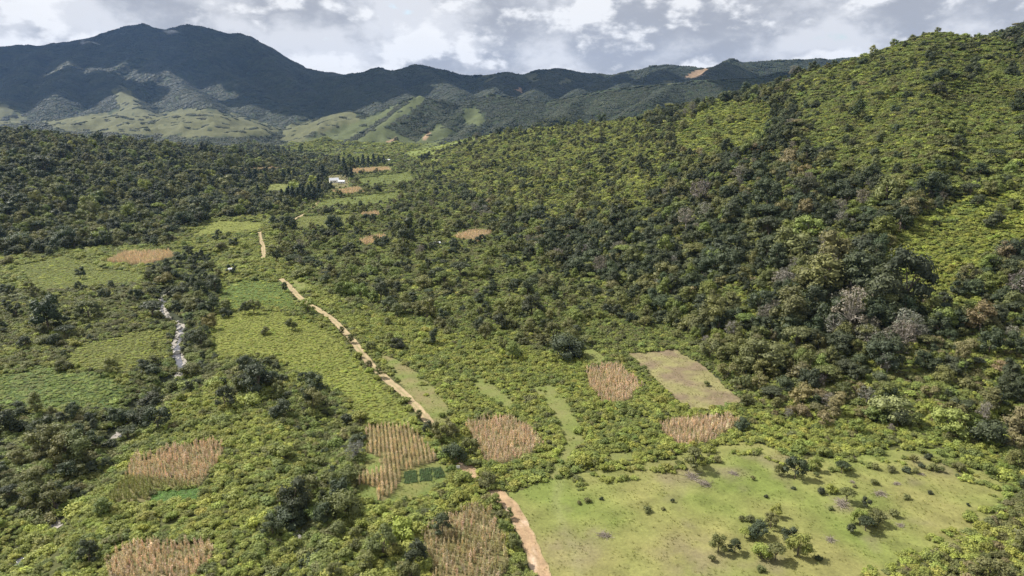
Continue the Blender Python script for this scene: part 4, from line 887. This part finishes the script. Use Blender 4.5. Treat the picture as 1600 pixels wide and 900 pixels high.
def far_forest():
    out = []
    for y0, y1, gap in ((2000, 3300, 16), (3300, 4700, 21), (4700, 6600, 28)):
        P = jitter_grid(y0, y1, gap, .86); x, y = P.T; z = height(x, y); px, py, dep = project(x, y, z)
        k = (px > -60) & (px < 1660) & (py > 0) & (py < 280); x, y, z, px, py, dep = [q[k] for q in (x, y, z, px, py, dep)]
        k_ = FPX / dep; qx = px + k_ * 14 * fbm(x / 90, y / 90, 15, 3); qy = py + k_ * 9 * fbm(x / 90, y / 90, 16, 3)
        gr = (collection_mask(FARGRASS, qx, qy) & (fbm(x / 70, y / 70, 19, 3) > -.30)) | collection_mask(FARTAN, qx, qy)
        gr |= collection_mask(DARKGRASS, px + (qx - px) * .35, py + (qy - py) * .35)
        gr &= rng.uniform(0, 1, len(x)) > .03
        k = ~gr; x, y, z, px, py, dep = [q[k] for q in (x, y, z, px, py, dep)]
        k = ~terrain_hidden(x, y, z, 30); x, y, z = x[k], y[k], z[k]
        n = len(x); s_ = gap / 20 * np.exp(rng.normal(size=n) * .2)
        u = np.clip(.5 + .8 * fbm(x / 300, y / 300, 57, 3) + rng.normal(size=n) * .15, 0, 1)[:, None]
        col = np.array((.030, .042, .024)) * (1 - u) + np.array((.058, .070, .032)) * u
        out.append((np.stack([x, y, z - .6], 1), np.stack([s_, s_, s_ * .9], 1), vary(col, .10)))
    P, S_, C_ = [np.vstack([o_[i] for o_ in out]) for i in range(3)]
    print('far', len(P))
    stuff('mountain_forest', 'far', P, rng.integers(0, 8, len(P)), S_, C_, 'dark green forest mantling the distant mountain ranges', 'forest', 1.0)
far_forest()

# ------------------------------------------------------------------ corn plots
CORN_LABEL = {'a': 'dry corn plot above the small bright green bean patch', 'b': 'dry corn plot on the bracken slope below the bean patch', 'c': 'thinly sown corn plot in straight rows beside dark green beds', 'd': 'rounded dry corn plot across the road from the row planted one',
              'e': 'large patchy corn plot with a dark tree inside, along the red road', 'f': 'tall tan corn plot beside the brownish fallow field', 'g': 'tan corn plot between the fallow field and the pasture', 'h': 'thin tan corn strip in the meadow beyond the stream',
              'i': 'small tan corn patch beside the blackish broad tree', 'j': 'tan corn patch at the foot of the hillside thicket', 'k': 'tiny tan corn patch up the valley from the blackish tree', 'l': 'tan corn plot right below the white farmhouse', 'm': 'long tan corn plot behind the farmhouse pines', 'n': 'tan corn plot beyond the row of dark pines'}
def corn_plots():
    total = 0; cand = []
    for key, (pl, rg, pg) in CORN.items():
        a_ = np.array(pl, float); x, y, _ = ground_px(a_[:, 0], a_[:, 1]); poly = np.stack([x, y], 1)
        ang = math.atan2(1, {'c': -.225, 'd': -.12, 'f': -.05, 'a': -.3, 'b': -.3}.get(key, .1)); d = np.array((math.cos(ang), math.sin(ang))); nrm = np.array((d[1], -d[0]))
        ctr = poly.mean(0); L = np.abs(poly - ctr).max() * 1.6
        r_ = np.arange(-L, L, rg); p_ = np.arange(-L, L, pg); RR, PP = np.meshgrid(r_, p_); n = RR.size
        loose = .07 if key == 'c' else .40
        RR = RR.ravel() + rng.normal(size=n) * rg * loose * .6; PP = PP.ravel() + rng.normal(size=n) * pg * .3
        x = ctr[0] + RR * nrm[0] + PP * d[0]; y = ctr[1] + RR * nrm[1] + PP * d[1]
        k = inside(x + .9 * fbm(x / 3, y / 3, 12, 2), y + 1.2 * fbm(x / 3, y / 3, 13, 2), poly) & (rng.uniform(0, 1, n) < (1.0 if key == 'c' else .88) + (.5 if key == 'e' else .3) * fbm(x / 6, y / 6, 88, 2))
        x, y = x[k], y[k]; z = height(x, y); n = len(x); total += n
        g = np.clip(.04 + .45 * fbm(x / 8, y / 8, 14, 3) + rng.normal(size=n) * .15 + (.32 if key == 'e' else 0) + (.12 if key == 'c' else 0), 0, 1)[:, None]
        if key == 'a': px, py, _ = project(x, y, z); g = np.clip(g + np.clip((py - 747 - (px - 240) * .12) / 10, 0, 1)[:, None], 0, 1)
        base = np.array((.63, .485, .375)) if key != 'c' else np.array((.64, .51, .37))
        col = vary(base * (1 - g) + np.array((.28, .28, .11)) * g, .13)
        s_ = np.exp(rng.normal(size=n) * .17 + .25 * fbm(x / 4, y / 4, 18, 2)) * (rg / 1.0) ** .6 * (.70 if key == 'c' else .78)
        cand.append([key, np.stack([x, y, z + .08], 1), s_, col, rng.integers(0, 5, n)])
    print('corn', total)
    # the largest-looking 300 plants, all at the lower end of plot e, are objects of their own
    c_ = [q for q in cand if q[0] == 'e'][0]; px, py, dep = project(*c_[1].T); o_ = np.argsort(np.where((py < 903), dep, 1e9))[:300]
    for i in o_:
        o = put('corn_plant', CORNP[c_[4][i]], None, c_[1][i]); o.rotation_euler = (0, 0, float(rng.uniform(0, 6.28))); o.scale = (c_[2][i],) * 3; o['tint'] = [float(v) for v in c_[3][i]]
        tag(o, 'dry leafy corn plant in the patchy plot along the red road', 'corn plant', 'corn plants of the patchy plot')
    keep = np.ones(len(c_[1]), bool); keep[o_] = False
    for q in range(1, 5): c_[q] = c_[q][keep]
    for key, P, s_, col, pick in cand: stuff('corn_plot', 'corn', P, pick, np.stack([s_, s_, s_], 1), col, CORN_LABEL[key], 'corn plot')
corn_plots()

# crops in the dark beds and the bean patch, grass tufts on the open ground
def on_sheet(poly, gap, jit=.45):
    a_ = np.array(poly, float); x, y, _ = ground_px(a_[:, 0], np.minimum(a_[:, 1], 930)); pl = np.stack([x, y], 1)
    X, Y = np.meshgrid(np.arange(pl[:, 0].min(), pl[:, 0].max(), gap), np.arange(pl[:, 1].min(), pl[:, 1].max(), gap)); n = X.size
    X = X.ravel() + rng.uniform(-jit, jit, n) * gap; Y = Y.ravel() + rng.uniform(-jit, jit, n) * gap
    k = inside(X, Y, pl); X, Y = X[k], Y[k]; return np.stack([X, Y, height(X, Y)], 1)
def low_growth():
    P = np.vstack([on_sheet(b_, .55, .12) for b_ in BEDS]); n = len(P); s_ = rng.uniform(.55, .75, n)
    stuff('vegetable_rows', 'plant', P + (0, 0, .1), rng.integers(10, 14, n), np.stack([s_, s_, s_ * .9], 1), vary(np.tile((.085, .135, .048), (n, 1)), .12), 'dark green vegetable rows in three beds below the row planted corn', 'vegetables')
    P = on_sheet(BEAN, .8); n = len(P); s_ = rng.uniform(.9, 1.4, n)
    stuff('bean_plants', 'plant', P + (0, 0, .05), rng.integers(14, 17, n), np.stack([s_, s_, s_ * .7], 1), vary(np.tile((.125, .215, .05), (n, 1)), .15), 'bright green bean plants at the lower edge of the corn plot', 'beans')
    Q = []; C_ = []
    for pl, gap in [(PASTURE, .85), (VERGE, 1.0), (FALLOW, .9), (PLOTGRASS, .9)] + [(g_, 1.0) for g_ in GLADES]:
        P = on_sheet(pl, gap, .5); n = len(P); k = rng.uniform(0, 1, n) < np.clip(.30 + 1.1 * fbm(P[:, 0] / 6, P[:, 1] / 6, 93, 3) + .25 * fbm(P[:, 0] / 40, P[:, 1] / 40, 94, 2), .02, 1); P = P[k]; Q.append(P)
        c = grass_color(P[:, 0], P[:, 1]) if pl is not FALLOW else np.tile((.19, .17, .08), (len(P), 1)); C_.append(c * 1.35)
    P = np.vstack(Q); C_ = np.vstack(C_); n = len(P); s_ = rng.uniform(.5, 1.4, n); print('tufts', n)
    stuff('grass_tufts', 'tuft', P + (0, 0, .08), rng.integers(0, 3, n), np.stack([s_, s_, s_], 1), vary(C_, .16), 'short pale grass tufts over the pasture and open strips', 'grass')
low_growth()

# ------------------------------------------------------------------ stones, brush piles, buildings
def stones():
    for i in range(170):
        near = i < 130
        P0 = SS[rng.integers(int(len(SS) * .12), int(len(SS) * .72))] if near else BS[rng.integers(0, len(BS))]
        off = rng.normal(size=2) * (1.9 if near else 1.2); x, y = P0 + off; s_ = float(np.exp(rng.normal() * .4) * (.75 if near else .6)); z = float(height(np.array([x]), np.array([y]))[0])
        if i < 8:
            rs = np.random.default_rng(300 + i); V = []
            mb = MB(); sub = [(a_ + b_) / 2 for a_, b_ in ((ICO_V[f[0]], ICO_V[f[1]]) for f in ICO_F)]
            V = ICO_V * rs.uniform(.72, 1.2, (12, 1)) * np.array((1, .8, .62)); mb.add(V, ICO_F); STONE.append(mb.mesh('stone', [M_ROCK], False))
        o = put('boulder', STONE[i % 8], None, (x, y, z + .2 * s_)); o.scale = (s_,) * 3; o.rotation_euler = (0, 0, float(rng.uniform(0, 6.28)))
        tag(o, 'pale boulder lying in the rocky stream bed' if near else 'pale stone in the narrow wooded brook bed', 'boulder', 'boulders of the stream' if near else 'stones of the brook')
STONE = []
stones()

def brush_piles():
    rs = np.random.default_rng(5); ms = []
    mm = simple('dead_twigs', (.24, .205, .165), .95, .35, 4)
    for v in range(3):
        mb = MB()
        for i in range(70):
            a_ = rs.uniform(0, 6.28); r_ = rs.uniform(0, .42); c = np.array((r_ * math.cos(a_), r_ * math.sin(a_) * .6, rs.uniform(.0, .26) * (1 - r_))); d = rs.normal(size=3) * (.2, .2, .07)
            mb.tube([c - d, c + d], [.012, .006], 3)
        ms.append(mb.mesh('brush', [mm]))
    for i, (a_, b_, w) in enumerate([(1377, 773, 22), (1401, 757, 15), (1407, 822, 16), (1298, 844, 19), (1315, 788, 30), (1332, 754, 11), (1081, 745, 28), (1146, 741, 18), (1100, 757, 26), (942, 837, 24), (1330, 716, 14), (1440, 742, 12)]):
        x, y, z = seat(a_, b_); d = w / FPX * math.hypot(y, CAM_H); o = put('brush_pile', ms[i % 3], None, (x, y, z + .08)); o.scale = (d, d, d * .7); o.rotation_euler = (0, 0, i * .3)
        tag(o, 'grey heap of dead branches lying in the pasture', 'brush pile', 'brush piles in the pasture')
brush_piles()

M_WHITE = simple('whitewash', (.78, .77, .74), .85, .08); M_TIN = simple('pale_tin_roof', (.62, .63, .65), .45, .12); M_RUST = simple('rusty_roof', (.33, .14, .085), .7, .2)
M_DOOR = simple('dark_wood', (.07, .05, .04), .7); M_GLASS = simple('window_glass', (.03, .035, .045), .12, .05); M_ADOBE = simple('adobe', (.42, .27, .18), .9)
def house(px, py, w, d, h, rh, rz, wall_m, roof_m, name, label, nwin):
    x, y, z = seat(px, py); e = bpy.data.objects.new(name, None); COL.objects.link(e); e.location = (x, y, z); e.rotation_euler = (0, 0, rz); tag(e, label, 'house')
    mb = MB(); W, D = w / 2, d / 2
    V = [(-W, -D, -1), (W, -D, -1), (W, D, -1), (-W, D, -1), (-W, -D, h), (W, -D, h), (W, D, h), (-W, D, h), (-W, 0, h + rh), (W, 0, h + rh)]
    mb.add(V, [(0, 1, 5, 4), (2, 3, 7, 6), (1, 2, 6, 9, 5), (3, 0, 4, 8, 7)]); put('wall', mb.mesh('wall', [wall_m]), e)
    ov = .5; mb = MB(); s_ = rh / D
    for sg in (-1, 1):
        P = [(-W - ov, sg * (D + ov), h - s_ * ov + .03), (W + ov, sg * (D + ov), h - s_ * ov + .03), (W + ov, 0, h + rh + .03), (-W - ov, 0, h + rh + .03)]
        Q = [(p_[0], p_[1], p_[2] + .14) for p_ in P]; mb.add(P + Q, [(0, 1, 2, 3), (7, 6, 5, 4), (0, 4, 5, 1), (1, 5, 6, 2), (2, 6, 7, 3), (3, 7, 4, 0)])
    put('roof', mb.mesh('roof', [roof_m]), e)
    mb = MB(); mb.box((0, 0, 0), (1.1, .12, 2.1)); put('door', mb.mesh('door', [M_DOOR]), e, (.3, -D - .03, 1.05))
    for i in range(nwin):
        xx = -W + w * (i + .5) / nwin
        if abs(xx - .3) < 1.2: continue
        mb = MB(); mb.box((0, 0, 0), (1.2, .10, 1.1)); fr = put('window', mb.mesh('window', [M_DOOR]), e, (xx, -D - .02, 1.6))
        mb = MB(); mb.box((0, 0, 0), (.95, .06, .85)); put('pane', mb.mesh('pane', [M_GLASS]), fr, (0, -.05, 0))
    return e
house(522, 285, 14, 8, 3.8, 3.4, .45, M_WHITE, M_TIN, 'farmhouse', 'white farmhouse with pale tin roof among the pines', 4)
house(534, 286.5, 10, 6, 3.2, 1.8, -.1, M_WHITE, M_TIN, 'farm_annex', 'low white annex beside the white farmhouse', 3)
house(606, 252, 20, 8, 3, 2.0, .3, M_WHITE, M_TIN, 'long_shed', 'long pale roofed shed behind the row of pines', 4)
house(547, 267, 9, 6, 2.8, 1.8, .1, M_ADOBE, M_RUST, 'adobe_house', 'small rust roofed house behind the farmhouse', 3)
house(683, 382, 4.2, 3, 1.6, .6, .2, M_WHITE, M_TIN, 'field_hut', 'tiny white hut below the hillside corn patch', 2)
house(361, 425, 2.2, 2.2, 2.2, .5, .2, M_WHITE, M_TIN, 'stream_hut', 'tiny white hut hidden in the trees by the road bend', 1)

# ------------------------------------------------------------------ clouds over the far ranges, and the air
def clouds():
    m, t = mat('cloud_white')
    df = t.n('ShaderNodeBsdfDiffuse', {'Color': (.86, .87, .89, 1)}); tl = t.n('ShaderNodeBsdfTranslucent', {'Color': (.80, .82, .86, 1)})
    ms = t.n('ShaderNodeMixShader', {0: .45, 1: df.outputs[0], 2: tl.outputs[0]}); tp = t.n('ShaderNodeBsdfTransparent')
    t.n('ShaderNodeOutputMaterial', {'Surface': t.n('ShaderNodeMixShader', {0: .22, 1: ms.outputs[0], 2: tp.outputs[0]}).outputs[0]})
    V, F = ICO2_V, ICO2_F
    alt = 1900.0
    for i, (x, y, z, rx, ry) in enumerate([(-4300, 6000, 700, 1200, 900), (-2600, 6100, 750, 1250, 850), (-3100, 4700, 250, 700, 480), (-1300, 4800, 350, 850, 650), (100, 4700, 300, 800, 560), (1300, 4300, 250, 700, 500), (1500, 3000, 150, 600, 420)]):
        k = (alt - z) / math.tan(SUN_EL); cx = x + k * math.sin(SUN_AZ); cy = y + k * math.cos(SUN_AZ)     # stands where its shadow falls on that slope
        rs = np.random.default_rng(60 + i); mb = MB()
        for q in range(16):
            a_ = q * 2.4; r_ = math.sqrt((q + .2) / 16) * .78; sz = rs.uniform(.26, .42)
            mb.add(np.array((r_ * math.cos(a_) * rx, r_ * math.sin(a_) * ry, 0)) + V * np.array((rx * sz, ry * sz, 260)) * rs.uniform(.85, 1.15, (len(V), 1)), F)
        o = put('cloud', mb.mesh('cloud', [m], True), None, (cx, cy, alt + rs.uniform(0, 200)))
        tag(o, 'broad grey white cumulus cloud hanging over the far mountain ranges', 'cloud', 'clouds over the mountains')
clouds()
def haze():
    mb = MB(); mb.box((0, 5800, 570), (20000, 12300, 1210)); m, t = mat('thin_haze')
    pv = t.n('ShaderNodeVolumePrincipled', {'Color': (.30, .52, 1.0, 1), 'Density': 2.0e-5, 'Anisotropy': .25}); t.n('ShaderNodeOutputMaterial', {'Volume': pv.outputs[0]})
    tag(put('haze', mb.mesh('haze', [m])), 'thin bluish haze filling the valley air', 'haze', None, 'stuff')
haze()

def marker():
    x, y, z = seat(716, 736); e = bpy.data.objects.new('roadside_marker', None); COL.objects.link(e); e.location = (x, y, z); tag(e, 'small white marker board beside the shaded road bend', 'marker')
    mb = MB(); mb.box((0, 0, .5), (.12, .12, 1.4)); put('post', mb.mesh('post', [M_DOOR]), e)
    mb = MB(); mb.box((0, -.09, 1.35), (1.0, .06, .8)); put('board', mb.mesh('board', [M_WHITE]), e)
marker()
def wisps():
    m, t = mat('mist'); co = t.n('ShaderNodeTexCoord').outputs['Object']
    n = t.noise(co, 2.6, 5, .62); g = t.n('ShaderNodeVectorMath', {0: co}, operation='LENGTH').outputs['Value']
    dn = t.math('MULTIPLY', t.smooth(t.math('ADD', n, t.math('MULTIPLY', t.smooth(g, .2, 1.0), -.30)), .32, .55), .016)
    pv = t.n('ShaderNodeVolumePrincipled', {'Color': (.95, .96, .98, 1), 'Density': dn, 'Anisotropy': .2}); t.n('ShaderNodeOutputMaterial', {'Volume': pv.outputs[0]})
    mb = MB(); mb.add(ICO2_V * 1.05, ICO2_F); me = mb.mesh('cloud_wisp', [m], True)
    for px, py, d, rx, rz in ((140, 68, 6150, 150, 38), (203, 57, 6200, 110, 36), (268, 50, 6250, 130, 40)):
        x, y, z = at_dist(px, py, d); o = put('cloud_wisp', me, None, (float(x), float(y), float(z))); o.scale = (rx, rx * .55, rz); o.rotation_euler = (0, .12, 0)
        tag(o, 'thin white wisp of cloud clinging to the dark summit ridge', 'cloud', 'cloud wisps on the summit')
wisps()
